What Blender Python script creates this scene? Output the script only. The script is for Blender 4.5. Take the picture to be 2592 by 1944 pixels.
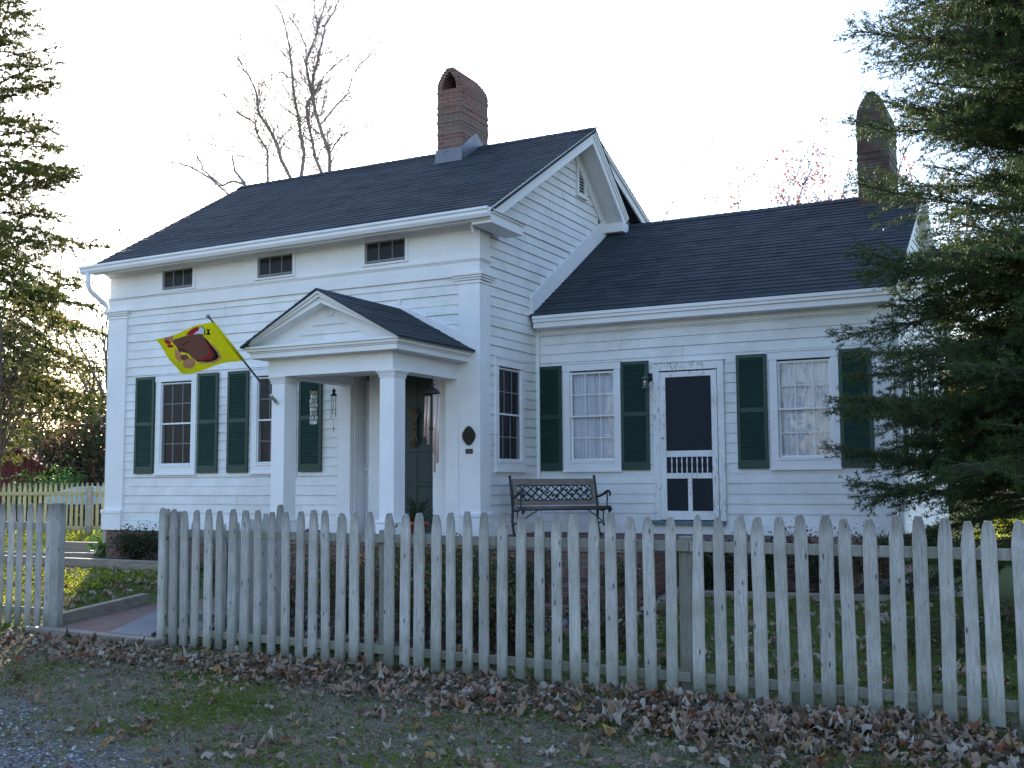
import bpy, math, random
import numpy as np
from mathutils import Vector, Matrix
R = math.radians
scene = bpy.context.scene
for o in list(bpy.data.objects):
    bpy.data.objects.remove(o)
COL = scene.collection

# ------------------------------------------------------------------ camera
CAM = Vector((7.028, -12.642, 1.442))
YAW, PITCH, ROLL = 0.478, 0.089, 0.006
cy, sy, cp, sp, cr, sr = math.cos(YAW), math.sin(YAW), math.cos(PITCH), math.sin(PITCH), math.cos(ROLL), math.sin(ROLL)
vr = Vector((cy, sy, 0)); vf = Vector((-sy*cp, cy*cp, sp)); vu = Vector((sy*sp, -cy*sp, cp))
rr = vr*cr - vu*sr; uu = vr*sr + vu*cr
cam = bpy.data.cameras.new('camera')
cam.lens = 38.46; cam.sensor_width = 36; cam.clip_end = 3000; cam.clip_start = .05
camo = bpy.data.objects.new('camera', cam); COL.objects.link(camo)
camo.matrix_world = Matrix(((rr.x, uu.x, -vf.x, CAM.x), (rr.y, uu.y, -vf.y, CAM.y), (rr.z, uu.z, -vf.z, CAM.z), (0, 0, 0, 1)))
scene.camera = camo

# ------------------------------------------------------------------ light
SUN_AZ = math.atan2(-.69, .72)          # from +Y towards +X
SUN_EL = R(23)
world = bpy.data.worlds.new("World"); scene.world = world; world.use_nodes = True
nt = world.node_tree
sky = nt.nodes.new('ShaderNodeTexSky'); sky.sky_type = 'NISHITA'; sky.sun_disc = False
sky.sun_elevation = SUN_EL; sky.sun_rotation = SUN_AZ
sky.air_density = 1.3; sky.dust_density = .9; sky.ozone_density = 2.2
bg = nt.nodes['Background']; bg.inputs['Strength'].default_value = 0.15
wb = nt.nodes.new('ShaderNodeMix'); wb.data_type = 'RGBA'; wb.blend_type = 'MULTIPLY'; wb.inputs[0].default_value = 1
wb.inputs[7].default_value = (.98, .985, 1.12, 1)          # the camera's daylight white balance
nt.links.new(sky.outputs[0], wb.inputs[6]); nt.links.new(wb.outputs[2], bg.inputs['Color'])
sd = Vector((math.sin(SUN_AZ)*math.cos(SUN_EL), math.cos(SUN_AZ)*math.cos(SUN_EL), math.sin(SUN_EL)))
sl = bpy.data.lights.new('sun', 'SUN'); sl.energy = 5.0; sl.angle = R(.53); sl.color = (1, .88, .72)
slo = bpy.data.objects.new('sun', sl); COL.objects.link(slo)
slo.rotation_euler = (-sd).to_track_quat('-Z', 'Y').to_euler()
scene.view_settings.view_transform = 'Standard'
scene.view_settings.look = 'None'
scene.view_settings.exposure = 1.5
scene.view_settings.gamma = 1.0

# ------------------------------------------------------------------ helpers
def ray(u, v):
    a = (u-1296)/2769.; b = (972-v)/2769.
    a, b = cr*a+sr*b, -sr*a+cr*b
    return vf + vr*a + vu*b
def atD(u, v, d): return CAM + ray(u, v)*d
def ground_z(x, y):
    t = min(1, max(0, (y+5.2)/4.6)); t = t*t*(3-2*t)
    z = .22*t
    if y > 4: z += min(.12, (y-4)*.01)
    if y < -9: z -= 0
    return z
def tagit(o, label=None, cat=None, group=None, kind=None):
    if label: o['label'] = label
    if cat: o['category'] = cat
    if group: o['group'] = group
    if kind: o['kind'] = kind
    return o
def thing(name, loc, label, cat, group=None):
    o = bpy.data.objects.new(name, None); COL.objects.link(o); o.location = loc; o.empty_display_size = .1
    return tagit(o, label, cat, group)
def wloc(o):
    v = Vector((0, 0, 0))
    while o is not None:
        v += o.location; o = o.parent
    return v

class MB:
    def __init__(s): s.v = []; s.f = []; s.m = []; s.mi = 0; s.sm = []; s.smooth = False
    def quad(s, *p):
        n = len(s.v); s.v += [tuple(q) for q in p]; s.f.append(tuple(range(n, n+len(p)))); s.m.append(s.mi); s.sm.append(s.smooth)
    def box(s, x0, x1, y0, y1, z0, z1):
        if x0 > x1: x0, x1 = x1, x0
        if y0 > y1: y0, y1 = y1, y0
        if z0 > z1: z0, z1 = z1, z0
        s.hexa([(x0,y0,z0),(x1,y0,z0),(x1,y1,z0),(x0,y1,z0),(x0,y0,z1),(x1,y0,z1),(x1,y1,z1),(x0,y1,z1)])
    def hexa(s, p):
        n = len(s.v); s.v += [tuple(q) for q in p]
        for f in ((0,3,2,1),(4,5,6,7),(0,1,5,4),(1,2,6,5),(2,3,7,6),(3,0,4,7)):
            s.f.append(tuple(n+i for i in f)); s.m.append(s.mi); s.sm.append(False)
    def obox(s, c, ax, ay, az, hx, hy, hz):
        c = Vector(c); X = Vector(ax).normalized()*hx; Y = Vector(ay).normalized()*hy; Z = Vector(az).normalized()*hz
        s.hexa([c-X-Y-Z, c+X-Y-Z, c+X+Y-Z, c-X+Y-Z, c-X-Y+Z, c+X-Y+Z, c+X+Y+Z, c-X+Y+Z])
    def extr(s, poly, off):
        """poly: list of 3D points (planar), extruded by vector off"""
        n = len(s.v); k = len(poly); off = Vector(off)
        s.v += [tuple(p) for p in poly] + [tuple(Vector(p)+off) for p in poly]
        s.f.append(tuple(range(n+k-1, n-1, -1))); s.m.append(s.mi); s.sm.append(False)
        s.f.append(tuple(range(n+k, n+2*k))); s.m.append(s.mi); s.sm.append(False)
        for i in range(k):
            j = (i+1) % k
            s.f.append((n+i, n+j, n+k+j, n+k+i)); s.m.append(s.mi); s.sm.append(s.smooth)
    def tube(s, pts, rad, n=8, cap=True):
        pts = [Vector(p) for p in pts]
        if not hasattr(rad, '__len__'): rad = [rad]*len(pts)
        base = len(s.v); up = Vector((0, 0, 1)); prev = None
        for i, p in enumerate(pts):
            d = (pts[min(i+1, len(pts)-1)]-pts[max(i-1, 0)])
            if d.length < 1e-9: d = Vector((0, 0, 1))
            d.normalize()
            if prev is None:
                a = d.cross(up)
                if a.length < .05: a = d.cross(Vector((1, 0, 0)))
            else:
                a = prev - d*prev.dot(d)
                if a.length < .01: a = d.cross(up)
            a.normalize(); prev = a; b = d.cross(a)
            for k in range(n):
                t = 2*math.pi*k/n
                s.v.append(tuple(p + (a*math.cos(t)+b*math.sin(t))*rad[i]))
        for i in range(len(pts)-1):
            for k in range(n):
                k2 = (k+1) % n
                s.f.append((base+i*n+k, base+(i+1)*n+k, base+(i+1)*n+k2, base+i*n+k2)); s.m.append(s.mi); s.sm.append(True)
        if cap and n > 2:
            s.f.append(tuple(base+k for k in range(n))); s.m.append(s.mi); s.sm.append(False)
            s.f.append(tuple(base+(len(pts)-1)*n+k for k in range(n-1, -1, -1))); s.m.append(s.mi); s.sm.append(False)
    def lathe(s, c, prof, n=24, sx=1, sy=1, lob=0, lobn=0):
        c = Vector(c); base = len(s.v)
        for r, z in prof:
            for k in range(n):
                t = 2*math.pi*k/n; q = r*(1-lob*abs(math.sin(t*lobn/2))**.5*0 - lob*(0.5+0.5*math.cos(t*lobn))**3)
                s.v.append((c.x+q*math.cos(t)*sx, c.y+q*math.sin(t)*sy, c.z+z))
        for i in range(len(prof)-1):
            for k in range(n):
                k2 = (k+1) % n
                s.f.append((base+i*n+k, base+i*n+k2, base+(i+1)*n+k2, base+(i+1)*n+k)); s.m.append(s.mi); s.sm.append(True)
    def build(s, name, mats, parent=None, org=None, bevel=0, warp=None, fixn=True):
        me = bpy.data.meshes.new(name)
        if org is None: org = wloc(parent) if parent else Vector((0, 0, 0))
        vs = s.v if warp is None else [warp(*p) for p in s.v]
        me.from_pydata([(p[0]-org.x, p[1]-org.y, p[2]-org.z) for p in vs], [], s.f)
        if not isinstance(mats, (list, tuple)): mats = [mats]
        for m in mats: me.materials.append(m)
        me.polygons.foreach_set('material_index', s.m)
        me.polygons.foreach_set('use_smooth', s.sm)
        if fixn:
            import bmesh
            bm = bmesh.new(); bm.from_mesh(me); bmesh.ops.recalc_face_normals(bm, faces=bm.faces); bm.to_mesh(me); bm.free()
        uv = me.uv_layers.new(name='UVMap'); data = np.zeros(len(me.loops)*2)
        for p in me.polygons:
            n = p.normal
            for li in p.loop_indices:
                q = vs[me.loops[li].vertex_index]
                if abs(n.x) > abs(n.y):
                    L = math.hypot(n.z, n.x); a = q[1]; b = (q[0]*n.z - q[2]*n.x)/L*(-1 if n.x > 0 else 1)
                    if abs(n.x) > .9: b = q[2]
                else:
                    L = math.hypot(n.z, n.y) or 1; a = q[0]; b = (q[1]*n.z - q[2]*n.y)/L
                data[li*2] = a; data[li*2+1] = b
        uv.data.foreach_set('uv', data)
        o = bpy.data.objects.new(name, me); COL.objects.link(o)
        if parent: o.parent = parent
        elif org.length: o.location = org
        if bevel:
            m = o.modifiers.new('b', 'BEVEL'); m.width = bevel; m.segments = 1; m.limit_method = 'ANGLE'; m.angle_limit = R(40)
        return o

def arr_mesh(name, V, F, mats, mi=None, parent=None, smooth=False):
    """V (N,3) world coords, F (M,k)"""
    me = bpy.data.meshes.new(name); org = wloc(parent) if parent else Vector((0, 0, 0))
    V = np.asarray(V, dtype=np.float32) - np.array(org, dtype=np.float32); F = np.asarray(F, dtype=np.int32); M, k = F.shape
    me.vertices.add(len(V)); me.vertices.foreach_set('co', V.ravel())
    me.loops.add(M*k); me.loops.foreach_set('vertex_index', F.ravel())
    me.polygons.add(M); me.polygons.foreach_set('loop_start', np.arange(0, M*k, k, dtype=np.int32))
    me.polygons.foreach_set('loop_total', np.full(M, k, dtype=np.int32))
    for m in (mats if isinstance(mats, (list, tuple)) else [mats]): me.materials.append(m)
    if mi is not None: me.polygons.foreach_set('material_index', np.asarray(mi, dtype=np.int32))
    me.polygons.foreach_set('use_smooth', np.full(M, smooth))
    me.update(calc_edges=True)
    o = bpy.data.objects.new(name, me); COL.objects.link(o)
    if parent: o.parent = parent
    return o

# ------------------------------------------------------------------ materials
def nodemat(name):
    m = bpy.data.materials.new(name); m.use_nodes = True; t = m.node_tree
    return m, t, t.nodes['Principled BSDF']
def nn(t, typ, **kw):
    n = t.nodes.new(typ)
    for k, v in kw.items():
        if k.startswith('i_'): n.inputs[k[2:]].default_value = v
        else: setattr(n, k, v)
    return n
def coords(t, kind='Object', scale=(1, 1, 1), rnd=False):
    tc = nn(t, 'ShaderNodeTexCoord'); mp = nn(t, 'ShaderNodeMapping'); mp.inputs['Scale'].default_value = scale
    src = tc.outputs[kind]
    if rnd:
        oi = nn(t, 'ShaderNodeObjectInfo'); ad = nn(t, 'ShaderNodeVectorMath', operation='ADD'); mu = nn(t, 'ShaderNodeMath', operation='MULTIPLY', i_1=0)
        mu.inputs[1].default_value = 37.0
        t.links.new(oi.outputs['Random'], mu.inputs[0]); t.links.new(src, ad.inputs[0]); t.links.new(mu.outputs[0], ad.inputs[1]); src = ad.outputs[0]
    t.links.new(src, mp.inputs['Vector']); return mp.outputs['Vector']
def noise(t, vec, scale, detail=4, rough=.6):
    n = nn(t, 'ShaderNodeTexNoise'); n.inputs['Scale'].default_value = scale; n.inputs['Detail'].default_value = detail; n.inputs['Roughness'].default_value = rough
    t.links.new(vec, n.inputs['Vector']); return n.outputs['Fac']
def ramp(t, fac, stops):
    r = nn(t, 'ShaderNodeValToRGB'); e = r.color_ramp.elements
    while len(e) < len(stops): e.new(.5)
    for i, (p, c) in enumerate(stops):
        e[i].position = p; e[i].color = (c, c, c, 1) if not hasattr(c, '__len__') else (*c, 1)
    t.links.new(fac, r.inputs['Fac']); return r.outputs['Color']
def mix(t, fac, a, b, mode='MIX'):
    m = nn(t, 'ShaderNodeMix', data_type='RGBA', blend_type=mode)
    for s, v in ((0, fac), (6, a), (7, b)):
        if hasattr(v, 'is_linked') or hasattr(v, 'links'): t.links.new(v, m.inputs[s])
        elif s == 0: m.inputs[0].default_value = v
        else: m.inputs[s].default_value = (*v, 1)
    return m.outputs[2]
def bump(t, bs, h, strength=.3, dist=.01):
    b = nn(t, 'ShaderNodeBump'); b.inputs['Strength'].default_value = strength; b.inputs['Distance'].default_value = dist
    t.links.new(h, b.inputs['Height']); t.links.new(b.outputs[0], bs.inputs['Normal'])
def simple(name, c, rough=.6, var=.15, scale=6, metal=0, bmp=.15, c2=None, rnd=False, sc3=(1,1,1), spec=.5):
    m, t, b = nodemat(name); v = coords(t, 'Object', sc3, rnd); f = noise(t, v, scale)
    c2 = c2 or tuple(x*(1-var*2) for x in c); c1 = c
    t.links.new(ramp(t, f, [(.3, c2), (.7, c1)]), b.inputs['Base Color'])
    b.inputs['Roughness'].default_value = rough; b.inputs['Metallic'].default_value = metal; b.inputs['Specular IOR Level'].default_value = spec
    if bmp: bump(t, b, noise(t, v, scale*6), bmp, .004)
    return m

def mat_paint(name, base=(.80, .80, .79), dirt=(.50, .50, .46), amt=.5, horiz=True, peel=0, rnd=False):
    m, t, b = nodemat(name)
    v = coords(t, 'Object', (1, 1, 1), rnd)
    n1 = noise(t, v, 1.7, 6, .65)
    vs = coords(t, 'Object', (1.2, 1.2, 9) if horiz else (9, 9, 1.2), rnd)
    n2 = noise(t, vs, 4, 5, .6)
    c = mix(t, ramp(t, n1, [(.42, 0), (.78, amt)]), base, dirt)
    c = mix(t, ramp(t, n2, [(.5, 0), (.8, amt*.45)]), c, (dirt[0]*.9, dirt[1]*.9, dirt[2]*.85))
    n3 = noise(t, v, 55, 2, .5)
    c = mix(t, ramp(t, n3, [(.66, 0), (.74, .35*amt)]), c, (.3, .28, .25))
    if peel:
        vp = coords(t, 'Object', (3, 3, .8) if not horiz else (.8, .8, 3), rnd)
        n4 = noise(t, vp, 14, 6, .7); n5 = noise(t, v, 2.6, 2)
        mm = nn(t, 'ShaderNodeMath', operation='MULTIPLY'); t.links.new(ramp(t, n4, [(.53, 0), (.58, 1)]), mm.inputs[0]); t.links.new(ramp(t, n5, [(.45, 0), (.6, peel)]), mm.inputs[1])
        c = mix(t, mm.outputs[0], c, (.22, .21, .19))
    t.links.new(c, b.inputs['Base Color']); b.inputs['Roughness'].default_value = .6; b.inputs['Specular IOR Level'].default_value = .3
    bump(t, b, n2, .25, .004)
    return m
M = {}
M['siding'] = mat_paint('white_siding_paint', amt=.62)
M['lap'] = simple('dirt_and_shade_lap', (.16, .13, .13), .9, .2, 4)  # dirty board laps, coloured darker to stand in for gap shadows too
M['trim'] = mat_paint('white_trim_paint', base=(.80, .80, .80), dirt=(.55, .55, .52), amt=.35)
M['trimv'] = mat_paint('white_column_paint', base=(.80, .80, .80), dirt=(.56, .55, .53), amt=.35, horiz=False)
M['peel'] = mat_paint('peeling_white_paint', amt=.5, horiz=False, peel=.65)
M['gutter'] = simple('white_aluminium', (.78, .78, .79), .4, .04, 3, bmp=0)
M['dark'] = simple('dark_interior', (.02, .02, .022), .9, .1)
M['shutter'] = simple('green_shutter_paint', (.022, .062, .043), .45, .12, 5, bmp=.1, spec=.4)
M['doorgreen'] = simple('dark_green_door_paint', (.012, .034, .036), .4, .12, 4)
M['bluegrey'] = simple('blue_grey_sill_paint', (.10, .17, .2), .55, .12, 6)
M['iron'] = simple('black_cast_iron', (.02, .022, .03), .5, .2, 20, bmp=.3)
M['bronze'] = simple('bronze_plaque', (.05, .045, .045), .45, .3, 30, metal=.5)
M['seatwood'] = simple('dark_seat_wood', (.10, .085, .075), .6, .2, 4, sc3=(2, 10, 20), bmp=.3)
M['brass'] = simple('copper_tube', (.86, .62, .53), .35, .06, 8, metal=.25, bmp=0)
M['steel'] = simple('grey_metal', (.42, .42, .44), .35, .1, 8, metal=.8, bmp=0)
M['lead'] = simple('lead_flashing', (.20, .20, .22), .45, .15, 5, metal=.6)
M['terracotta'] = simple('terracotta', (.42, .10, .06), .7, .15, 8)
M['pumpkin'] = simple('pumpkin_skin', (.75, .20, .03), .5, .12, 8)
M['stem'] = simple('pumpkin_stem', (.16, .13, .06), .8)
M['soil'] = simple('bed_mulch', (.06, .045, .03), .95, .3, 30, bmp=.8)
M['timber'] = simple('weathered_timber', (.30, .25, .19), .85, .22, 3, sc3=(2, 2, 12), c2=(.17, .14, .11), bmp=.4)
M['benchwood'] = simple('grey_bench_wood', (.24, .20, .16), .75, .25, 4, sc3=(2, 10, 20), c2=(.10, .09, .07), bmp=.4)
M['redbarn'] = simple('red_barn_boards', (.17, .035, .03), .8, .25, 3, sc3=(4, 4, .6))
M['paleblue'] = simple('pale_blue_liner', (.42, .66, .85), .4, .15, 3, c2=(.2, .42, .72))
M['stone'] = simple('pale_stone', (.5, .49, .46), .85, .2, 9, bmp=.6)
M['slate'] = simple('blue_slate', (.12, .145, .165), .6, .15, 3, bmp=.25)
M['barkgrey'] = simple('grey_bark', (.20, .17, .15), .9, .3, 8, sc3=(1, 1, .3), bmp=.6)
M['barkbrown'] = simple('brown_bark', (.11, .08, .06), .9, .3, 8, bmp=.6)
M['curtain'] = simple('white_curtain', (.72, .75, .82), .9, .05, 3, bmp=0)
M['drape'] = simple('grey_drape', (.16, .15, .165), .9, .2, 6, bmp=0)
M['lace'] = simple('pinkish_lace', (.55, .47, .44), .9, .3, 30, bmp=0)
M['twine'] = simple('dried_corn_husk', (.17, .11, .06), .9, .3, 20)
M['poledark'] = simple('dark_metal_pole', (.12, .10, .11), .4, .1, 8, metal=.6)

def mat_glass(name, refl, tint=(1, 1, 1), rough=0.0):
    m = bpy.data.materials.new(name); m.use_nodes = True; t = m.node_tree
    t.nodes.remove(t.nodes['Principled BSDF']); out = t.nodes['Material Output']
    tr = nn(t, 'ShaderNodeBsdfTransparent'); tr.inputs[0].default_value = (*tint, 1)
    gl = nn(t, 'ShaderNodeBsdfGlossy'); gl.inputs['Roughness'].default_value = rough
    v = coords(t, 'Object'); bp = nn(t, 'ShaderNodeBump'); bp.inputs['Strength'].default_value = .04; bp.inputs['Distance'].default_value = .02
    t.links.new(noise(t, v, 5, 2), bp.inputs['Height']); t.links.new(bp.outputs[0], gl.inputs['Normal'])
    fr = nn(t, 'ShaderNodeFresnel'); fr.inputs[0].default_value = 1.5
    ad = nn(t, 'ShaderNodeMath', operation='ADD'); ad.inputs[1].default_value = refl; t.links.new(fr.outputs[0], ad.inputs[0])
    mx = nn(t, 'ShaderNodeMixShader'); t.links.new(ad.outputs[0], mx.inputs[0]); t.links.new(tr.outputs[0], mx.inputs[1]); t.links.new(gl.outputs[0], mx.inputs[2])
    t.links.new(mx.outputs[0], out.inputs['Surface']); return m
M['glass'] = mat_glass('old_window_glass', .03)
def mat_mesh():
    m = bpy.data.materials.new('window_insect_mesh'); m.use_nodes = True; t = m.node_tree; b = t.nodes['Principled BSDF']; out = t.nodes['Material Output']
    b.inputs['Base Color'].default_value = (.05, .05, .055, 1); b.inputs['Roughness'].default_value = .8; b.inputs['Specular IOR Level'].default_value = .1
    tr = nn(t, 'ShaderNodeBsdfTransparent'); mx = nn(t, 'ShaderNodeMixShader'); mx.inputs[0].default_value = .5
    t.links.new(tr.outputs[0], mx.inputs[1]); t.links.new(b.outputs[0], mx.inputs[2]); t.links.new(mx.outputs[0], out.inputs['Surface']); return m
M['mesh'] = mat_mesh()
M['glassd'] = mat_glass('storm_window_glass', .0, (.42, .42, .45))
def mat_screen():
    m = bpy.data.materials.new('insect_screen'); m.use_nodes = True; t = m.node_tree; b = t.nodes['Principled BSDF']
    b.inputs['Base Color'].default_value = (.012, .016, .024, 1); b.inputs['Roughness'].default_value = .6; b.inputs['Specular IOR Level'].default_value = .25
    return m
M['screen'] = mat_screen()

def mat_brick(name, c1, c2, mortar, moss=0.0, scale=1):
    m, t, b = nodemat(name)
    tc = nn(t, 'ShaderNodeTexCoord'); br = nn(t, 'ShaderNodeTexBrick')
    br.inputs['Scale'].default_value = 1; br.inputs['Brick Width'].default_value = .205*scale; br.inputs['Row Height'].default_value = .068*scale
    br.inputs['Mortar Size'].default_value = .007; br.inputs['Mortar Smooth'].default_value = .2; br.inputs['Bias'].default_value = -.1
    br.inputs['Color1'].default_value = (*c1, 1); br.inputs['Color2'].default_value = (*c2, 1); br.inputs['Mortar'].default_value = (*mortar, 1)
    nz = noise(t, tc.outputs['UV'], 14, 3); sb = nn(t, 'ShaderNodeVectorMath', operation='SCALE'); sb.inputs['Scale'].default_value = .012
    t.links.new(nn_col(t, tc.outputs['UV'], 9), sb.inputs[0]); ad = nn(t, 'ShaderNodeVectorMath', operation='ADD'); t.links.new(tc.outputs['UV'], ad.inputs[0]); t.links.new(sb.outputs[0], ad.inputs[1])
    t.links.new(ad.outputs[0], br.inputs['Vector'])
    c = mix(t, ramp(t, nz, [(.3, .45), (.75, 0)]), br.outputs['Color'], (.05, .03, .03))
    v = coords(t, 'Object')
    if moss: c = mix(t, ramp(t, noise(t, v, 2.2, 5), [(.4, 0), (.65, moss)]), c, (.16, .17, .12))
    t.links.new(c, b.inputs['Base Color']); b.inputs['Roughness'].default_value = .85
    iv = nn(t, 'ShaderNodeMath', operation='SUBTRACT'); iv.inputs[0].default_value = 1; t.links.new(br.outputs['Fac'], iv.inputs[1])
    ad2 = nn(t, 'ShaderNodeMath', operation='MULTIPLY_ADD'); t.links.new(nz, ad2.inputs[0]); ad2.inputs[1].default_value = .5; t.links.new(iv.outputs[0], ad2.inputs[2])
    bump(t, b, ad2.outputs[0], .9, .012)
    return m
def nn_col(t, vec, scale):
    n = nn(t, 'ShaderNodeTexNoise'); n.inputs['Scale'].default_value = scale; t.links.new(vec, n.inputs['Vector']); return n.outputs['Color']
M['brick'] = mat_brick('red_brick', (.22, .075, .055), (.13, .05, .04), (.20, .18, .16), .45)
M['brickch'] = mat_brick('chimney_brick', (.29, .11, .075), (.17, .075, .055), (.32, .28, .24), .45)
M['bricksoot'] = mat_brick('sooty_chimney_brick', (.13, .055, .04), (.07, .04, .03), (.12, .11, .09), .9)
M['brickpave'] = mat_brick('brick_paving', (.26, .10, .075), (.18, .08, .065), (.12, .10, .085), .5, 1.0)

def mat_shingle():
    m, t, b = nodemat('asphalt_shingle')
    tc = nn(t, 'ShaderNodeTexCoord'); br = nn(t, 'ShaderNodeTexBrick')
    br.inputs['Scale'].default_value = 1; br.inputs['Brick Width'].default_value = .27; br.inputs['Row Height'].default_value = .14
    br.inputs['Mortar Size'].default_value = .0; br.inputs['Bias'].default_value = 0
    br.inputs['Color1'].default_value = (.060, .070, .078, 1); br.inputs['Color2'].default_value = (.026, .034, .040, 1); br.inputs['Mortar'].default_value = (.02, .02, .02, 1)
    br.offset = .37; br.squash = .7; br.squash_frequency = 3
    t.links.new(tc.outputs['UV'], br.inputs['Vector'])
    nz = noise(t, tc.outputs['UV'], 160, 2); n2 = noise(t, tc.outputs['UV'], 1.5, 4)
    c = mix(t, ramp(t, nz, [(.3, .5), (.7, 0)]), br.outputs['Color'], (.02, .025, .035))
    c = mix(t, ramp(t, n2, [(.4, 0), (.7, .2)]), c, (.07, .085, .09))
    t.links.new(c, b.inputs['Base Color']); b.inputs['Roughness'].default_value = .9; b.inputs['Specular IOR Level'].default_value = .2
    bump(t, b, nz, .5, .004); return m
M['shingle'] = mat_shingle()

def mat_picket(name, base, grain, alg, algtop=False):
    m, t, b = nodemat(name)
    tc = nn(t, 'ShaderNodeTexCoord'); oi = nn(t, 'ShaderNodeObjectInfo')
    mu = nn(t, 'ShaderNodeMath', operation='MULTIPLY'); mu.inputs[1].default_value = 53.; t.links.new(oi.outputs['Random'], mu.inputs[0])
    ad = nn(t, 'ShaderNodeVectorMath', operation='ADD'); t.links.new(tc.outputs['Object'], ad.inputs[0]); t.links.new(mu.outputs[0], ad.inputs[1])
    mp = nn(t, 'ShaderNodeMapping'); mp.inputs['Scale'].default_value = (9, 9, .9); t.links.new(ad.outputs[0], mp.inputs[0])
    g = noise(t, mp.outputs[0], 9, 6, .7)
    big = noise(t, ad.outputs[0], 3.5, 5, .6)
    mp2 = nn(t, 'ShaderNodeMapping'); mp2.inputs['Scale'].default_value = (3, 3, 1.0); t.links.new(ad.outputs[0], mp2.inputs[0])
    kn = nn(t, 'ShaderNodeTexVoronoi'); kn.inputs['Scale'].default_value = 5.5; t.links.new(mp2.outputs[0], kn.inputs['Vector'])
    c = mix(t, ramp(t, g, [(.42, 0), (.64, .7)]), base, grain)
    c = mix(t, ramp(t, big, [(.40, 0), (.70, .6)]), c, alg)
    c = mix(t, ramp(t, kn.outputs['Distance'], [(.06, .9), (.15, 0)]), c, (.06, .055, .05))
    g2 = noise(t, mp.outputs[0], 22, 3, .7)
    c = mix(t, ramp(t, g2, [(.64, 0), (.69, .8)]), c, (.09, .085, .08))
    sp_ = nn(t, 'ShaderNodeSeparateXYZ'); t.links.new(tc.outputs['Object'], sp_.inputs[0])
    mr = nn(t, 'ShaderNodeMapRange'); mr.inputs['From Min'].default_value = .28; mr.inputs['From Max'].default_value = .02; t.links.new(sp_.outputs['Z'], mr.inputs['Value'])
    m3 = nn(t, 'ShaderNodeMath', operation='MULTIPLY'); t.links.new(mr.outputs[0], m3.inputs[0]); t.links.new(ramp(t, big, [(.3, .3), (.6, 1)]), m3.inputs[1])
    c = mix(t, m3.outputs[0], c, (.14, .15, .10))
    mr2 = nn(t, 'ShaderNodeMapRange'); mr2.inputs['From Min'].default_value = 1.08; mr2.inputs['From Max'].default_value = 1.22; t.links.new(sp_.outputs['Z'], mr2.inputs['Value'])
    m4 = nn(t, 'ShaderNodeMath', operation='MULTIPLY'); t.links.new(mr2.outputs[0], m4.inputs[0]); t.links.new(ramp(t, g, [(.35, .3), (.55, 1)]), m4.inputs[1])
    c = mix(t, m4.outputs[0], c, (.20, .19, .16))
    rb = nn(t, 'ShaderNodeMapRange'); rb.inputs['To Min'].default_value = .78; rb.inputs['To Max'].default_value = 1.08; t.links.new(oi.outputs['Random'], rb.inputs['Value'])
    hs = nn(t, 'ShaderNodeHueSaturation'); t.links.new(rb.outputs[0], hs.inputs['Value']); t.links.new(c, hs.inputs['Color'])
    t.links.new(hs.outputs[0], b.inputs['Base Color']); b.inputs['Roughness'].default_value = .85; b.inputs['Specular IOR Level'].default_value = .25
    bump(t, b, g, .6, .006); return m
M['picket'] = mat_picket('weathered_white_picket', (.50, .485, .45), (.27, .26, .235), (.25, .26, .205))
M['rail'] = mat_picket('weathered_rail_wood', (.34, .33, .28), (.18, .17, .14), (.18, .19, .13))
M['picketfar'] = mat_picket('algae_stained_picket', (.58, .50, .30), (.42, .38, .18), (.40, .40, .17))

def mat_leafy(name, cols, trans=.4, scale=2.0, rough=.6, trcol=None):
    m = bpy.data.materials.new(name); m.use_nodes = True; t = m.node_tree; b = t.nodes['Principled BSDF']; out = t.nodes['Material Output']
    v = coords(t, 'Object'); f = noise(t, v, scale, 3)
    k = len(cols); st = [(.3+.4*i/(max(1, k-1)), c) for i, c in enumerate(cols)]
    c = ramp(t, f, st)
    t.links.new(c, b.inputs['Base Color']); b.inputs['Roughness'].default_value = rough; b.inputs['Specular IOR Level'].default_value = .2
    tr = nn(t, 'ShaderNodeBsdfTranslucent')
    if trcol: tr.inputs[0].default_value = (*trcol, 1)
    else: t.links.new(c, tr.inputs[0])
    mx = nn(t, 'ShaderNodeMixShader'); mx.inputs[0].default_value = trans
    t.links.new(b.outputs[0], mx.inputs[1]); t.links.new(tr.outputs[0], mx.inputs[2]); t.links.new(mx.outputs[0], out.inputs['Surface']); return m
M['needleR'] = mat_leafy('fir_needles', [(.03, .055, .02), (.05, .085, .028), (.085, .115, .035)], .35, 3, .55)
M['needleL'] = mat_leafy('larch_needles', [(.05, .07, .022), (.10, .12, .03), (.18, .17, .045)], .5, 1.2, .6)
M['leafdark'] = mat_leafy('dark_thicket_leaves', [(.022, .032, .014), (.035, .05, .02), (.06, .06, .025)], .3, 1)
M['leafbrown'] = mat_leafy('brown_autumn_leaves', [(.06, .045, .022), (.10, .075, .03), (.07, .08, .03)], .45, .8)
M['leafgold'] = mat_leafy('golden_autumn_leaves', [(.18, .17, .05), (.30, .23, .07), (.13, .14, .05)], .55, .8)
M['leafgreen'] = mat_leafy('bright_green_leaves', [(.05, .12, .03), (.08, .17, .04)], .4, 2)
M['leafred'] = mat_leafy('red_autumn_leaves', [(.24, .09, .075), (.33, .14, .11)], .5, 2)
M['leafbarb'] = mat_leafy('barberry_leaves', [(.12, .02, .02), (.2, .03, .025)], .3, 6)
M['azgreen'] = mat_leafy('azalea_green_leaf', [(.035, .07, .025), (.07, .12, .035)], .3, 6)
M['azbrown'] = mat_leafy('azalea_bronze_leaf', [(.10, .055, .035), (.16, .085, .05)], .3, 6)
M['azyellow'] = mat_leafy('azalea_yellow_leaf', [(.28, .26, .06), (.22, .12, .05)], .4, 6)
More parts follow.
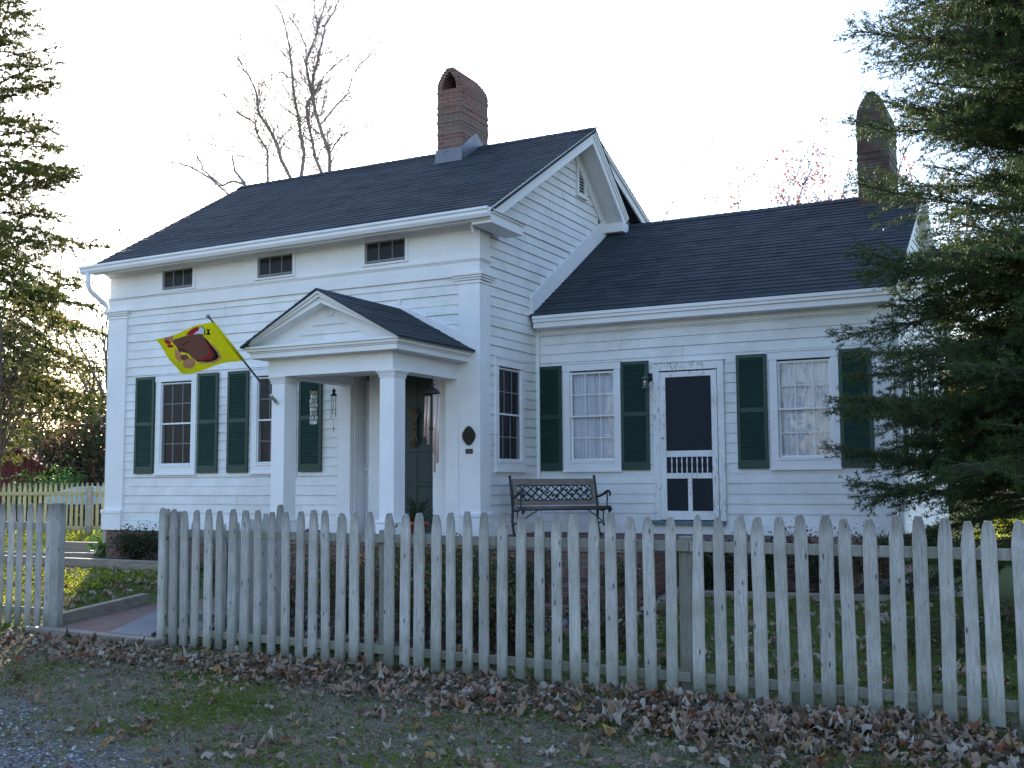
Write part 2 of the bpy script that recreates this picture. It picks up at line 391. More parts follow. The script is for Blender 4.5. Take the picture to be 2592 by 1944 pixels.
M['blade'] = mat_leafy('grass_blade', [(.08, .15, .022), (.15, .21, .035), (.23, .23, .06)], .5, 1.6)
M['lawnblade'] = mat_leafy('sun_tinted_lawn_blade', [(.10, .17, .02), (.16, .22, .03), (.24, .26, .05)], .6, 1.2, trcol=(.42, .46, .06))  # sunlight put into the colour: brighter, yellower copy of the grass blade
M['bladedry'] = mat_leafy('dry_grass_blade', [(.22, .18, .12), (.36, .30, .21)], .3, 3)
FL = [mat_leafy('fallen_leaf_%s' % n, [c, tuple(x*1.35 for x in c)], .15, 9, .75) for n, c in
      (('tan', (.22, .155, .10)), ('pinkish', (.23, .155, .11)), ('brown', (.09, .06, .035)), ('rust', (.17, .065, .03)), ('grey', (.28, .24, .19)), ('ochre', (.25, .155, .06)))]
for n_, c_ in (('flag_yellow', (.86, .80, .015)), ('flag_brown', (.21, .095, .065)), ('flag_darkbrown', (.12, .05, .04)), ('flag_black', (.012, .012, .015)), ('flag_red', (.45, .03, .04)), ('flag_tan', (.60, .30, .15)), ('flag_white', (.75, .80, .9)), ('flag_orange', (.58, .26, .12))):
    M[n_] = mat_leafy(n_, [tuple(q*.85 for q in c_), c_], .35, 14, .7)
M['bronzeleaf'] = M['azbrown']

def mat_ground():
    m, t, b = nodemat('lawn_and_soil')
    v = coords(t, 'Object')
    n1 = noise(t, v, .9, 6, .65); n2 = noise(t, v, 7, 6, .7); n3 = noise(t, v, 60, 4, .7); n4 = noise(t, v, .25, 3)
    grass = mix(t, ramp(t, n3, [(.4, 0), (.62, 1)]), (.045, .075, .018), (.14, .185, .036))
    dirt = mix(t, ramp(t, n3, [(.4, 0), (.62, 1)]), (.06, .05, .04), (.33, .28, .23))
    sy_ = nn(t, 'ShaderNodeSeparateXYZ'); t.links.new(v, sy_.inputs[0])
    lw = nn(t, 'ShaderNodeMapRange'); lw.inputs['From Min'].default_value = -5.6; lw.inputs['From Max'].default_value = -4.9; lw.inputs['To Min'].default_value = 1; lw.inputs['To Max'].default_value = .3; t.links.new(sy_.outputs['Y'], lw.inputs['Value'])
    lm = nn(t, 'ShaderNodeMath', operation='MULTIPLY'); t.links.new(ramp(t, n2, [(.38, 0), (.56, .9)]), lm.inputs[0]); t.links.new(lw.outputs[0], lm.inputs[1])
    c = mix(t, lm.outputs[0], grass, dirt)
    sp_ = nn(t, 'ShaderNodeSeparateXYZ'); t.links.new(v, sp_.inputs[0])
    # gravel drive beyond a wavering line
    ma = nn(t, 'ShaderNodeMath', operation='MULTIPLY_ADD'); t.links.new(sp_.outputs['X'], ma.inputs[0]); ma.inputs[1].default_value = .45; ma.inputs[2].default_value = 7.15
    mb = nn(t, 'ShaderNodeMath', operation='ADD'); t.links.new(ma.outputs[0], mb.inputs[0]); t.links.new(sp_.outputs['Y'], mb.inputs[1])
    mc = nn(t, 'ShaderNodeMath', operation='MULTIPLY_ADD'); t.links.new(n1, mc.inputs[0]); mc.inputs[1].default_value = 2.6; t.links.new(mb.outputs[0], mc.inputs[2])
    me_ = nn(t, 'ShaderNodeMapRange'); me_.inputs['From Min'].default_value = 1.45; me_.inputs['From Max'].default_value = .45; t.links.new(mc.outputs[0], me_.inputs['Value'])
    vo = nn(t, 'ShaderNodeTexVoronoi'); vo.inputs['Scale'].default_value = 75; t.links.new(v, vo.inputs['Vector'])
    sep = nn(t, 'ShaderNodeSeparateColor'); t.links.new(vo.outputs['Color'], sep.inputs[0])
    grav = ramp(t, sep.outputs[0], [(0, (.06, .06, .055)), (.5, (.15, .15, .145)), (1, (.32, .32, .31))])
    gm_ = nn(t, 'ShaderNodeMath', operation='MULTIPLY'); t.links.new(me_.outputs[0], gm_.inputs[0]); t.links.new(ramp(t, n2, [(.36, .25), (.52, 1)]), gm_.inputs[1])
    c = mix(t, gm_.outputs[0], c, grav)
    t.links.new(c, b.inputs['Base Color']); b.inputs['Roughness'].default_value = .95; b.inputs['Specular IOR Level'].default_value = .1
    ab = nn(t, 'ShaderNodeMath', operation='MULTIPLY_ADD'); t.links.new(vo.outputs['Distance'], ab.inputs[0]); ab.inputs[1].default_value = -.6; t.links.new(n3, ab.inputs[2])
    bump(t, b, ab.outputs[0], .9, .03); return m
M['ground'] = mat_ground()
M['hill'] = simple('distant_wooded_hill', (.10, .12, .13), 1, .2, .2, bmp=0)

# ================================================================== SETTING
def build_ground():
    xs = sorted(set([round(-20+i*.5, 3) for i in range(81)] + [-900, -500, -300, -200, -120, -80, -55, -40, -30, -25, 25, 32, 45, 70, 110, 180, 300, 500, 900]))
    ys = sorted(set([round(-14+i*.4, 3) for i in range(86)] + [-300, -120, -60, -35, -25, -18, 24, 30, 38, 50, 70, 100, 150, 230, 350, 600, 1200]))
    V = [(x, y, ground_z(x, y)-.012*(abs(x) < 12 and y > -1.2 and y < 7)*3) for y in ys for x in xs]; n = len(xs)
    F = [(j*n+i, j*n+i+1, (j+1)*n+i+1, (j+1)*n+i) for j in range(len(ys)-1) for i in range(n-1)]
    o = arr_mesh('ground', V, F, M['ground'], smooth=True); o['kind'] = 'structure'
build_ground()
def build_hills():
    rng = random.Random(3); V = []; F = []; n = 90
    for i in range(n):
        a = R(-70) + R(140)*i/(n-1)
        h = 11+3*math.sin(a*3)+2.2*math.sin(a*11+1)+rng.uniform(-.5, .5)
        for rr_, z in ((330, -1), (365, h*.75), (400, h), (470, h*.7), (560, -1)):
            V.append((-rr_*math.sin(a)-2, rr_*math.cos(a)-12, z))
    for i in range(n-1):
        for k in range(4): F.append((i*5+k, (i+1)*5+k, (i+1)*5+k+1, i*5+k+1))
    o = arr_mesh('hills', V, F, M['hill'], smooth=True); o['kind'] = 'structure'
build_hills()

# ================================================================== HOUSE
HL, HR, WX, WY = -6.89, 0.0, 4.937, 1.77      # main block, wing
Z0 = .714
house = thing('house', (-2, 2, .25), 'white clapboard farmhouse with green shutters, dark shingle roofs and a lower wing on its right', 'house')
SY, SX = .045, -.03                          # siding planes

def mapF(wall_y): return lambda s, o, z: (s, wall_y-o, z)       # front walls (facing -y)
def mapR(wall_x): return lambda s, o, z: (wall_x+o, s, z)       # right walls (facing +x)
def mapL(wall_x): return lambda s, o, z: (wall_x-o, s, z)
def mapB(wall_y): return lambda s, o, z: (s, wall_y+o, z)
def boards(mb, mp, z0, z1, lim, opens=(), exposure=.1355, rng=None):
    """lim(z)->(s0,s1); opens: (s0,s1,z0,z1). every course a tilted board, cut round openings"""
    rng = rng or random.Random(1); z = z0
    while z < z1-1e-6:
        zt = min(z+exposure, z1)
        cuts = sorted(set([z, zt] + [q for o in opens for q in (o[2], o[3]) if z < q < zt]))
        dz = rng.uniform(-.007, .007); po = rng.uniform(-.003, .003)
        for a, b in zip(cuts[:-1], cuts[1:]):
            mid = (a+b)/2; l0 = lim(a); l1 = lim(b)
            spans = [(l0[0], l0[1], l1[0], l1[1])]
            for o in opens:
                if o[2] < mid < o[3]:
                    ns = []
                    for s in spans:
                        if o[1] <= s[0] or o[0] >= s[1]: ns.append(s); continue
                        if o[0] > s[0]: ns.append((s[0], o[0], s[2], o[0]))
                        if o[1] < s[1]: ns.append((o[1], s[1], o[1], s[3]))
                    spans = ns
            # butt joints
            for s in spans:
                segs = [s]
                if s[1]-s[0] > 2.2:
                    j = rng.uniform(s[0]+.7, s[1]-.7); segs = [(s[0], j-.0015, s[2], j-.0015), (j+.0015, s[1], j+.0015, s[3])]
                for (p0, p1, q0, q1) in segs:
                    if p1-p0 < .01: continue
                    oa = .016+po-.013*(a-z)/exposure; ob = .016+po-.013*(b-z)/exposure
                    w0 = rng.uniform(-.005, .005)
                    A = mp(p0, oa, a+(w0 if a == z else 0)); B = mp(p1, oa, a+(dz*.7 if a == z else 0)); C = mp(q1, ob, b); D = mp(q0, ob, b)
                    mb.mi = 0; mb.quad(A, B, C, D)
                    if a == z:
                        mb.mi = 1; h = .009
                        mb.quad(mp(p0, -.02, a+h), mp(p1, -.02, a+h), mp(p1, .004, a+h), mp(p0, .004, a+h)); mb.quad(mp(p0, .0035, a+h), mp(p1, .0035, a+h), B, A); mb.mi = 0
        z = zt

# window positions: (s0,s1) of glass opening
MW = [(-5.735, -5.10), (-3.80, -3.165)]
UW = [(-5.733, -5.10), (-3.809, -3.146), (-1.861, -1.178)]
LZ0, LZ1, UZ0, UZ1 = 1.735, 3.01, 4.543, 4.843
SWN = (.535, 1.21)
WW = [(.50, 1.19), (3.51, 4.205)]
DR = (1.87, 2.70)

mb = MB()
boards(mb, mapF(SY), .86, 4.21, lambda z: (-6.53, -.30), [(a-.06, b+.06, LZ0-.08, LZ1+.06) for a, b in MW] + [(-2.10, -.50, 0, 3.0)], rng=random.Random(5))
def rk(z):   # front slope of gable under the roof: y for height z
    return -.33 + (z-5.0)/.5905
def side_lim(z):
    y0 = .27 if z < 4.80 else (max(.0, rk(z)+.30) if z > 5.05 else .0)
    if z < 3.84: y1 = 1.79
    elif z < 4.12: y1 = 1.56
    elif z < 4.43: y1 = 1.56+(z-4.12)*1.34
    else: y1 = 2.0+(z-4.43)/.606
    y1 = min(y1, 3.177+(7.072-.40-z)/.80)
    return (y0, max(y0+.001, y1))
boards(mb, mapR(SX), .86, 6.80, side_lim, [(SWN[0]-.06, SWN[1]+.06, LZ0-.08, LZ1+.06)], rng=random.Random(8))
boards(mb, mapF(WY+.03), .86, 3.60, lambda z: (-.03, WX-.17), [(a-.06, b+.06, LZ0-.08, LZ1+.06) for a, b in WW] + [(DR[0]-.02, DR[1]+.02, 0, 2.98)], rng=random.Random(11))
def wr_lim(z):
    rear = 2*4.817-WY
    if z < 3.6: return (WY+.15, rear-.15)
    y0 = 1.49+(z-3.845)/.596+.25
    return (max(WY, y0), 2*4.817-max(WY, y0))
WSW = [(2.75, 3.35), (5.2, 5.8)]
boards(mb, mapR(WX-.03), .86, 5.6, wr_lim, [(a-.06, b+.06, LZ0-.08, LZ1+.06) for a, b in WSW], rng=random.Random(12))
boards(mb, mapL(HL+.03), .86, 6.9, lambda z: (.3, 6.05) if z < 4.8 else (max(0, rk(z)+.2), 3.177*2-rk(z)-.2), rng=random.Random(13))
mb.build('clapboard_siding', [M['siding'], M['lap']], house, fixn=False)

# inner shell (keeps light out), rear walls
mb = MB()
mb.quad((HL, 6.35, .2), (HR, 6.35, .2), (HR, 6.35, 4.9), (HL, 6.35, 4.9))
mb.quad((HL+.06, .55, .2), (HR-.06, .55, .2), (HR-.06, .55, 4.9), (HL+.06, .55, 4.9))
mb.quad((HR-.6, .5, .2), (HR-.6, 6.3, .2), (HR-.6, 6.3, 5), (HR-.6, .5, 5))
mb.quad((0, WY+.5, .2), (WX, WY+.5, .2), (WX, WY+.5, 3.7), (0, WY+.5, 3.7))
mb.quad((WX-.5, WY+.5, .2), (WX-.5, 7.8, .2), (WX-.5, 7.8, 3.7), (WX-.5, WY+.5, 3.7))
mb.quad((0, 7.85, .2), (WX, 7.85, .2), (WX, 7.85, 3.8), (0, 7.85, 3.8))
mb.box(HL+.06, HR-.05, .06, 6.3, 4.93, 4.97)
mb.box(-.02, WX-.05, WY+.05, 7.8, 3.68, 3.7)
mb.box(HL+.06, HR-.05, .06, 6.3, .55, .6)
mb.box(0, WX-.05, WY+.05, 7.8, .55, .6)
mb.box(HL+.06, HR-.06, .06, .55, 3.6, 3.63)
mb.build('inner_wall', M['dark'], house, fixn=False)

# corner boards, pilasters, skirts, friezes
mb = MB()
mb.box(HL, -6.5, 0, .06, 1.03, 4.1)                  # left pilaster
mb.box(-.33, 0, 0, .06, 1.0, 4.12)                    # right pilaster
mb.box(-.03, 0, .06, .3, 1.0, 4.12)                   # its side return
for x0, x1, e in ((HL, -6.5, .0), (-.33, 0, 1)):      # plinths + capitals
    mb.box(x0-.03, x1+.03*e+.0, -.03, .055, Z0+.003, .98); mb.box(x0-.045, x1+.04*e, -.045, .056, .98, 1.03)
    for k, (pz, po) in enumerate(((4.10, .015), (4.145, .03), (4.175, .05), (4.205, .07))):
        mb.box(x0-po-.01, x1+po, -po, .057, pz, pz+(.028 if k else .04))
mb.box(-.034, .03, .0, .33, Z0+.004, .978); mb.box(-.034, .04, .0, .34, .978, 1.028)
for pz, po in ((4.10, .015), (4.145, .03), (4.175, .05), (4.205, .07)): mb.box(-.03, po-.002, .0, .30+po, pz, pz+.03)
mb.box(-6.5, -2.3, .0, .05, Z0, .86)                  # skirt board, main front
mb.box(-.029, .012, .33, 1.77, Z0, .86)               # skirt, side
mb.box(.012, WX-.2, WY, WY+.05, Z0, .86)              # skirt, wing
mb.box(-.028, .03, WY-.03, WY+.03, Z0, 3.86)
mb.box(WX-.2, WX, WY-.008, WY+.05, Z0, 3.6); mb.box(WX-.03, WX+.016, WY+.05, WY+.2, Z0, 3.6)   # wing corner
mb.box(WX-.03, WX+.006, WY+.2, 7.86, Z0, .86); mb.box(WX-.03, WX+.008, 7.66, 7.87, Z0+.004, 3.6)
mb.box(-2.3, -2.08, -.02, .06, Z0, 3.05)              # outer boards of the door surround
mb.box(-.525, -.33, -.02, .06, Z0, 3.05); 
mb.box(-.565, -.29, -.045, -.02, Z0+.002, .98); mb.box(-2.34, -2.04, -.045, -.02, Z0+.002, .98)
mb.build('corner_pilaster', M['trimv'], house, bevel=.003)

sag = lambda x: (.02 + .08*(x-.38)/7.3)
def wsag(x, y, z):   # the old eave line is a little lower at its far end
    w = max(0, min(1, (3.177-y)/3.5)) if z > 4.45 else 0
    return (x, y, z + sag(min(x, .38))*w*(1 if y < 3.177 else 0))
mb = MB()
mb.box(HL, 0, .0, .05, 4.21, 4.42)                    # architrave
mb.box(HL, 0, .006, .05, 4.47, 4.515); mb.box(HL, 0, .006, .05, 4.865, 4.90)                  # frieze, cut round its windows
_xs = [HL] + [q for w_ in UW for q in (w_[0]-.02, w_[1]+.02)] + [0]
for k in range(0, len(_xs), 2): mb.box(_xs[k], _xs[k+1], .006, .05, 4.515, 4.865)
mb.box(-.03, -.002, .05, .3, 4.24, 4.90)
for a, b, o in ((4.405, 4.425, .014), (4.425, 4.447, .030), (4.447, 4.47, .020)):
    mb.box(HL-o, o, -o, .052, a, b); mb.box(-.028, o-.001, .0, .30+o, a+.001, b-.001)
mb.box(HL-.02, .02, -.03, .04, 4.83, 4.87); mb.box(HL-.05, .05, -.06, .04, 4.865, 4.905); mb.box(-.02, .05, -.0, .33, 4.866, 4.904)
f = mb.build('frieze', M['trim'], house, warp=wsag)

# window openings in the frieze are boxes set on it (sash windows with dark glass)
def window(par, mp, s0, s1, z0, z1, kind, cols=3, screen=False, casing=.10):
    """double-hung or frieze window; parts: casing > sash, pane, curtain, sill"""
    mb = MB()
    def bx(a, b, o0, o1, c, d, t=None):
        p = [mp(a, o0, c), mp(b, o0, c), mp(b, o1, c), mp(a, o1, c), mp(a, o0, d), mp(b, o0, d), mp(b, o1, d), mp(a, o1, d)]
        (t or mb).hexa(p)
    c = casing; top = .045
    if kind == 'frieze': c = .042; top = .03
    pr = .035 if kind != 'frieze' else .02
    base = -.04
    bx(s0-c, s0, base, pr, z0-.02, z1+.02); bx(s1, s1+c, base, pr, z0-.02, z1+.02)
    bx(s0-c-(.012 if kind != 'frieze' else 0), s1+c+(.012 if kind != 'frieze' else 0), base, pr+.008, z1+.02, z1+.02+(.10 if kind != 'frieze' else .035))
    if kind != 'frieze':
        bx(s0-c-.02, s1+c+.02, base, pr+.02, z1+.12, z1+.135)
        bx(s0-c, s1+c, base, pr+.004, z0-.135, z0-.02)       # lower board
        bx(s0-c-.015, s1+c+.015, base, pr+.022, z0-.165, z0-.135)
        bx(s0-.002, s1+.002, base, .050, z0-.035, z0-.004)
    else:
        bx(s0-c-.01, s1+c+.01, base, pr+.01, z0-.05, z0-.02)
    W = mb.build('window', M['trim'], par, bevel=.002)
    zm = (z0+z1)/2
    sb = MB()
    def sash(a, b, o, cz, dz, rows):
        w = .028
        bx(a, a+w, o-.02, o, cz, dz, sb); bx(b-w, b, o-.02, o, cz, dz, sb)
        bx(a+w, b-w, o-.02, o, dz-w, dz, sb); bx(a+w, b-w, o-.02, o, cz, cz+w, sb)
        for i in range(1, cols):
            x = a+(b-a)*i/cols; bx(x-.007, x+.007, o-.016, o-.003, cz+w, dz-w, sb)
        for j in range(1, rows):
            z = cz+(dz-cz)*j/rows; bx(a+w, b-w, o-.0155, o-.0035, z-.007, z+.007, sb)
    if kind == 'frieze':
        sash(s0, s1, -.0, z0, z1, 1)
    else:
        sash(s0, s1, -.004, zm-.015, z1, 2); sash(s0, s1, -.028, z0, zm+.015, 2)
        bx(s0, s1, -.01, .011, zm-.012, zm+.012, sb)
        if screen: bx(s0, s0+.018, -.002, .0125, z0, z1, sb); bx(s1-.018, s1, -.002, .0125, z0, z1, sb); bx(s0+.018, s1-.018, -.001, .012, z1-.018, z1, sb); bx(s0+.018, s1-.018, -.001, .012, z0, z0+.018, sb)
    sb.build('sash', M['trim'], W)
    gm = M['glassd'] if screen or kind == 'frieze' else M['glass']
    g = MB()
    if kind == 'frieze':
        h_ = MB(); h_.quad(mp(s0, .004, z0), mp(s1, .004, z0), mp(s1, .004, z1), mp(s0, .004, z1)); h_.build('insect_screen', M['mesh'], W, fixn=False)
        g.quad(mp(s0, -.012, z0), mp(s1, -.012, z0), mp(s1, -.012, z1), mp(s0, -.012, z1))
    else:
        if screen:
            h_ = MB(); h_.quad(mp(s0, .006, z0), mp(s1, .006, z0), mp(s1, .006, z1), mp(s0, .006, z1)); h_.build('insect_screen', M['mesh'], W, fixn=False)
        g.quad(mp(s0, -.014, zm), mp(s1, -.014, zm), mp(s1, -.014, z1), mp(s0, -.014, z1))
        g.quad(mp(s0, -.037, z0), mp(s1, -.037, z0), mp(s1, -.037, zm), mp(s0, -.037, zm))
    g.build('pane', gm, W, fixn=False)
    # reveal box behind
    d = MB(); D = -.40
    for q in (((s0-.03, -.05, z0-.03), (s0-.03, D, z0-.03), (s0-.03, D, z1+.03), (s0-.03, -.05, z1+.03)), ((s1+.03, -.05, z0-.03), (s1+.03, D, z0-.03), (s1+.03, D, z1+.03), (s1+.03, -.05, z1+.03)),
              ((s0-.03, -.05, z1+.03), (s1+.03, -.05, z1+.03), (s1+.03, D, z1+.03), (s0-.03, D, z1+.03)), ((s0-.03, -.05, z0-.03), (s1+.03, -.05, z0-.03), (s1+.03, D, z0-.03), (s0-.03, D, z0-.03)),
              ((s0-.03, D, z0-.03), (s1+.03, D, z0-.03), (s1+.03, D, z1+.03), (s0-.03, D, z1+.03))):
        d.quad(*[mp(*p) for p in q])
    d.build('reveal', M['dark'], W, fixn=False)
    return W
def curtain(W, mp, s0, s1, z0, z1, o, mat, amp=.012, folds=9, seed=0, taper=0.0, name='curtain'):
    rng = random.Random(seed); n = int(folds*8); mb = MB(); mb.smooth = True
    ph = [rng.uniform(0, 6.28) for _ in range(3)]
    pts = []
    for k in range(7):
        tz = k/6; row = []
        for i in range(n+1):
            t = i/n; s = s0+(s1-s0)*t; s += taper*(1-tz)*(t)*(1 if s1 > s0 else 1)
            q = amp*(math.sin(t*folds*6.28+ph[0])+.5*math.sin(t*folds*2.3*6.28+ph[1]+tz)+.4*math.sin(t*3.1*6.28+ph[2]))
            row.append(mp(s, o+q, z0+(z1-z0)*tz))
        pts.append(row)
    base = 0
    for row in pts: mb.v += [tuple(p) for p in row]
    for k in range(6):
        for i in range(n):
            a = k*(n+1)+i; mb.f.append((a, a+1, a+n+2, a+n+1)); mb.m.append(0); mb.sm.append(True)
    return mb.build(name, mat, W, fixn=False)

fm = mapF(SY)
for i, (a, b) in enumerate(MW):
    W = window(house, fm, a, b, LZ0, LZ1, 'dh', screen=True)
    curtain(W, fm, a-.02, a+.27, LZ0, LZ1, -.12, M['drape'], folds=5, seed=i)
    curtain(W, fm, b-.13, b+.02, LZ0, LZ1, -.12, M['drape'], folds=3, seed=i+5)
    if i == 0:
        mb = MB(); mb.lathe((0, 0, 0), [(.0, -.006), (.05, -.006), (.05, .006), (0, .006)], 16)
        sc = MB(); 
        for ff in mb.f: sc.f.append(ff); sc.m.append(0); sc.sm.append(False)
        sc.v = [(a+.52+p[0], SY+.07+p[2], 2.53+p[1]) for p in mb.v]
        sc.build('suncatcher', simple('turquoise_glass', (.15, .75, .62), .1, .1), W)
W = window(house, mapR(SX), *SWN, LZ0, LZ1, 'dh', screen=True)
curtain(W, mapR(SX), SWN[0]+.3, SWN[1]+.02, LZ0, LZ1, -.14, M['drape'], folds=5, seed=21)
for a, b in UW: W = window(house, lambda s, o, z: (s, .006-o, z + sag(s)*.9), a, b, UZ0, UZ1, 'frieze')
wm = mapF(WY+.03)
for i, (a, b) in enumerate(WW):
    W = window(house, wm, a, b, LZ0, LZ1, 'dh')
    curtain(W, wm, a-.02, (a+b)/2+.02, LZ0, LZ1, -.085, M['curtain'], amp=.009, folds=7, seed=30+i)
    curtain(W, wm, (a+b)/2+.0, b+.02, LZ0, LZ1, -.095, M['curtain'], amp=.009, folds=7, seed=40+i)
    curtain(W, wm, a-.02, b+.02, LZ0, LZ1, -.16, M['lace'], amp=.004, folds=3, seed=50+i, name='curtain_lining')
for i, (a, b) in enumerate(WSW): window(house, mapR(WX-.03), a, b, LZ0, LZ1, 'dh', screen=True)

def shutter(mp, s0, s1, z0=1.60, z1=3.125, lean=0):
    """louvred shutter hung on the wall; sub-part: its two louvre panels"""
    mb = MB(); P = lambda s, o, z: mp(s, o+lean*(z1-z), z)
    def bx(a, b, o0, o1, c, d, t=None):
        (t or mb).hexa([P(a, o0, c), P(b, o0, c), P(b, o1, c), P(a, o1, c), P(a, o0, d), P(b, o0, d), P(b, o1, d), P(a, o1, d)])
    w = .045; O0, O1 = .022, .052; zm = z0+(z1-z0)*.51
    bx(s0, s0+w, O0, O1, z0, z1); bx(s1-w, s1, O0, O1, z0, z1)
    bx(s0+w, s1-w, O0, O1-.001, z1-.05, z1); bx(s0+w, s1-w, O0, O1-.001, z0, z0+.11); bx(s0+w, s1-w, O0, O1-.001, zm-.03, zm+.03)
    S = mb.build('shutter', M['shutter'], house, bevel=.002)
    for c, d in ((z0+.11, zm-.03), (zm+.03, z1-.05)):
        t = MB(); n = int((d-c)/.0285)
        for k in range(n):
            z = c+(d-c)*(k+.5)/n; h = .016
            t.hexa([P(s0+w, O0+.002+.022, z-h), P(s1-w, O0+.002+.022, z-h), P(s1-w, O0+.007+.022, z-h+.003), P(s0+w, O0+.007+.022, z-h+.003),
                    P(s0+w, O0+.002, z+h-.004), P(s1-w, O0+.002, z+h-.004), P(s1-w, O0+.007, z+h), P(s0+w, O0+.007, z+h)])
        t.quad(P(s0+w, O0+.001, c), P(s1-w, O0+.001, c), P(s1-w, O0+.001, d), P(s0+w, O0+.001, d))
        t.build('louver_panel', M['shutter'], S, fixn=False)
for a, b in ((-6.265, -5.86), (-4.955, -4.55), (-4.36, -3.955), (-3.01, -2.60)): shutter(fm, a, b)
for a, b in ((-.0, .375), (1.30, 1.715), (2.965, 3.375), (4.315, 4.715)): shutter(wm, a, b, 1.595, 3.12)
for a, b in WSW: shutter(mapR(WX-.03), a-.5, a-.12); shutter(mapR(WX-.03), b+.12, b+.5)

# main roof ---------------------------------------------------------
def course_roof(mb, p0, p1, q0, q1, exposure=.14, th=.010, rng=None):
    """p0->p1 eave edge, q0->q1 ridge edge; each shingle course is a thin wedge"""
    p0, p1, q0, q1 = map(Vector, (p0, p1, q0, q1)); L = ((q0-p0).length+(q1-p1).length)/2; n = max(1, int(round(L/exposure)))
    nrm = (p1-p0).cross(q0-p0).normalized()
    if nrm.z < 0: nrm = -nrm
    rng = rng or random.Random(2)
    for k in range(n):
        a, b = k/n, (k+1)/n
        A, B, C, D = p0.lerp(q0, a), p1.lerp(q1, a), p1.lerp(q1, b), p0.lerp(q0, b)
        W = (B-A).length; m = max(1, int(W/.9)); xs = [i/m for i in range(m+1)]
        ws = [rng.uniform(.6, 1.4)*th for _ in xs]
        for i in range(m):
            a0, a1 = A.lerp(B, xs[i]), A.lerp(B, xs[i+1]); b0, b1 = D.lerp(C, xs[i]), D.lerp(C, xs[i+1])
            mb.quad(a0+nrm*ws[i], a1+nrm*ws[i+1], b1+nrm*.001, b0+nrm*.001)
            mb.quad(a0-nrm*.003, a1-nrm*.003, a1+nrm*ws[i+1], a0+nrm*ws[i])
RY, RZ, EY, EZ = 3.177, 7.072, -.33, 5.0
XL, XR = -6.97, .376
mb = MB()
course_roof(mb, (XL, EY, EZ), (XR, EY, EZ), (XL, RY, RZ), (XR, RY, RZ))
REY = 4.62; REZ = RZ-(REY-RY)*.80
course_roof(mb, (XL, REY, REZ), (XR, REY, REZ), (XL, RY, RZ), (XR, RY, RZ))
course_roof(mb, (XL, 6.35, 5.85), (.34, 6.35, 5.85), (XL, 3.25, 7.03), (.34, 3.25, 7.03))
mb.extr([(XL, EY+.02, EZ-.02), (XL, RY, RZ-.02), (XL, RY, RZ-.06), (XL, EY+.02, EZ-.06)], (XR-XL-.002, 0, 0))
for k in range(49):
    x = XL+.15*k
    if x > XR-.1: break
    mb.hexa([(x, RY-.12, RZ-.062), (x+.17, RY-.12, RZ-.062), (x+.17, RY, RZ+.012), (x, RY, RZ+.022), (x, RY-.12, RZ-.045), (x+.17, RY-.12, RZ-.052), (x+.17, RY, RZ+.024), (x, RY, RZ+.034)])
roof = mb.build('roof', M['shingle'], house, warp=wsag, fixn=False)
mb = MB()   # wood deck under the rake, soffits, rake boards, returns
sl_ = .5905; nrm = Vector((0, -sl_, 1)).normalized()
def rakeboard(mb, x0, x1, off0, off1, ya=EY, yb=RY, za=EZ, zb=RZ):
    d = Vector((0, yb-ya, zb-za)); n = Vector((0, -(zb-za), yb-ya)).normalized()
    if n.z < 0: n = -n
    P = [Vector((x0, ya, za))+n*off0, Vector((x0, yb, zb))+Vector((0, 0, off0/n.z)), Vector((x0, yb, zb))+Vector((0, 0, off1/n.z)), Vector((x0, ya, za))+n*off1]
    mb.extr(P, (x1-x0, 0, 0))
rakeboard(mb, XR-.045, XR-.012, -.006, -.05); rakeboard(mb, XR-.06, XR-.028, -.05, -.10); rakeboard(mb, XR-.075, XR-.045, -.10, -.20)
rakeboard(mb, .0, XR-.075, -.13, -.145)                               # soffit
rakeboard(mb, -.02, .012, -.146, -.33); rakeboard(mb, -.02, .035, -.147, -.19)
for a, b, c, d in ((XR-.045, XR-.012, -.006, -.05), (XR-.06, XR-.028, -.05, -.10), (XR-.075, XR-.045, -.10, -.20), (0, XR-.075, -.13, -.145), (-.02, .012, -.146, -.33)):
    rakeboard(mb, a, b, c, d, REY, RY, REZ, RZ)
rakeboard(mb, XL+.01, XL+.04, -.006, -.12); rakeboard(mb, XL+.01, XL+.04, -.006, -.12, REY, RY, REZ, RZ)
rakeboard(mb, .30, .33, -.006, -.05, 6.35, 3.25, 5.85, 7.03); rakeboard(mb, .27, .30, -.05, -.17, 6.35, 3.25, 5.85, 7.03)             # rear addition's rake
mb.extr([(-.04, 3.3, 6.95), (-.04, 4.7, 5.75), (-.04, 6.3, 5.75), (-.04, 6.3, 5.86)], (.02, 0, 0)); mb.box(HL, 0, 6.28, 6.3, 4.8, 5.85)
mb.box(.0, XR-.05, EY+.03, .02, 4.865, 4.885)                         # front soffit corner
mb.box(HL-.05, XR-.05, EY+.03, -.03, 4.885, 4.90)                     # front soffit
mb.box(HL-.05, XR-.03, EY+.005, EY+.03, 4.84, 4.985)                  # fascia
mb.box(.05, XR-.03, EY+.03, .62, 4.80, 4.90)                          # eave return
for i, (a, b) in enumerate(((4.90, .0), (4.925, .018), (4.95, .034))): mb.box(.05, XR-.03+b, EY+.03, .62+b, a, a+.024)
mb.box(.02, XR-.02, REY-.30, REY-.02, REZ-.28, REZ-.12)               # rear return
mb.build('cornice', M['trim'], house, warp=wsag, bevel=.003)
mb = MB()                                                             # lead cap on the return
mb.hexa([(.02, EY+.0, 4.976), (XR+.01, EY+.0, 4.976), (XR+.02, .64, 4.976), (.02, .64, 4.976), (.0, EY+.0, 5.0), (XR-.2, EY, 4.99), (XR-.2, .6, 4.99), (.0, .6, 5.02)])
mb.build('return_cap', M['lead'], house)
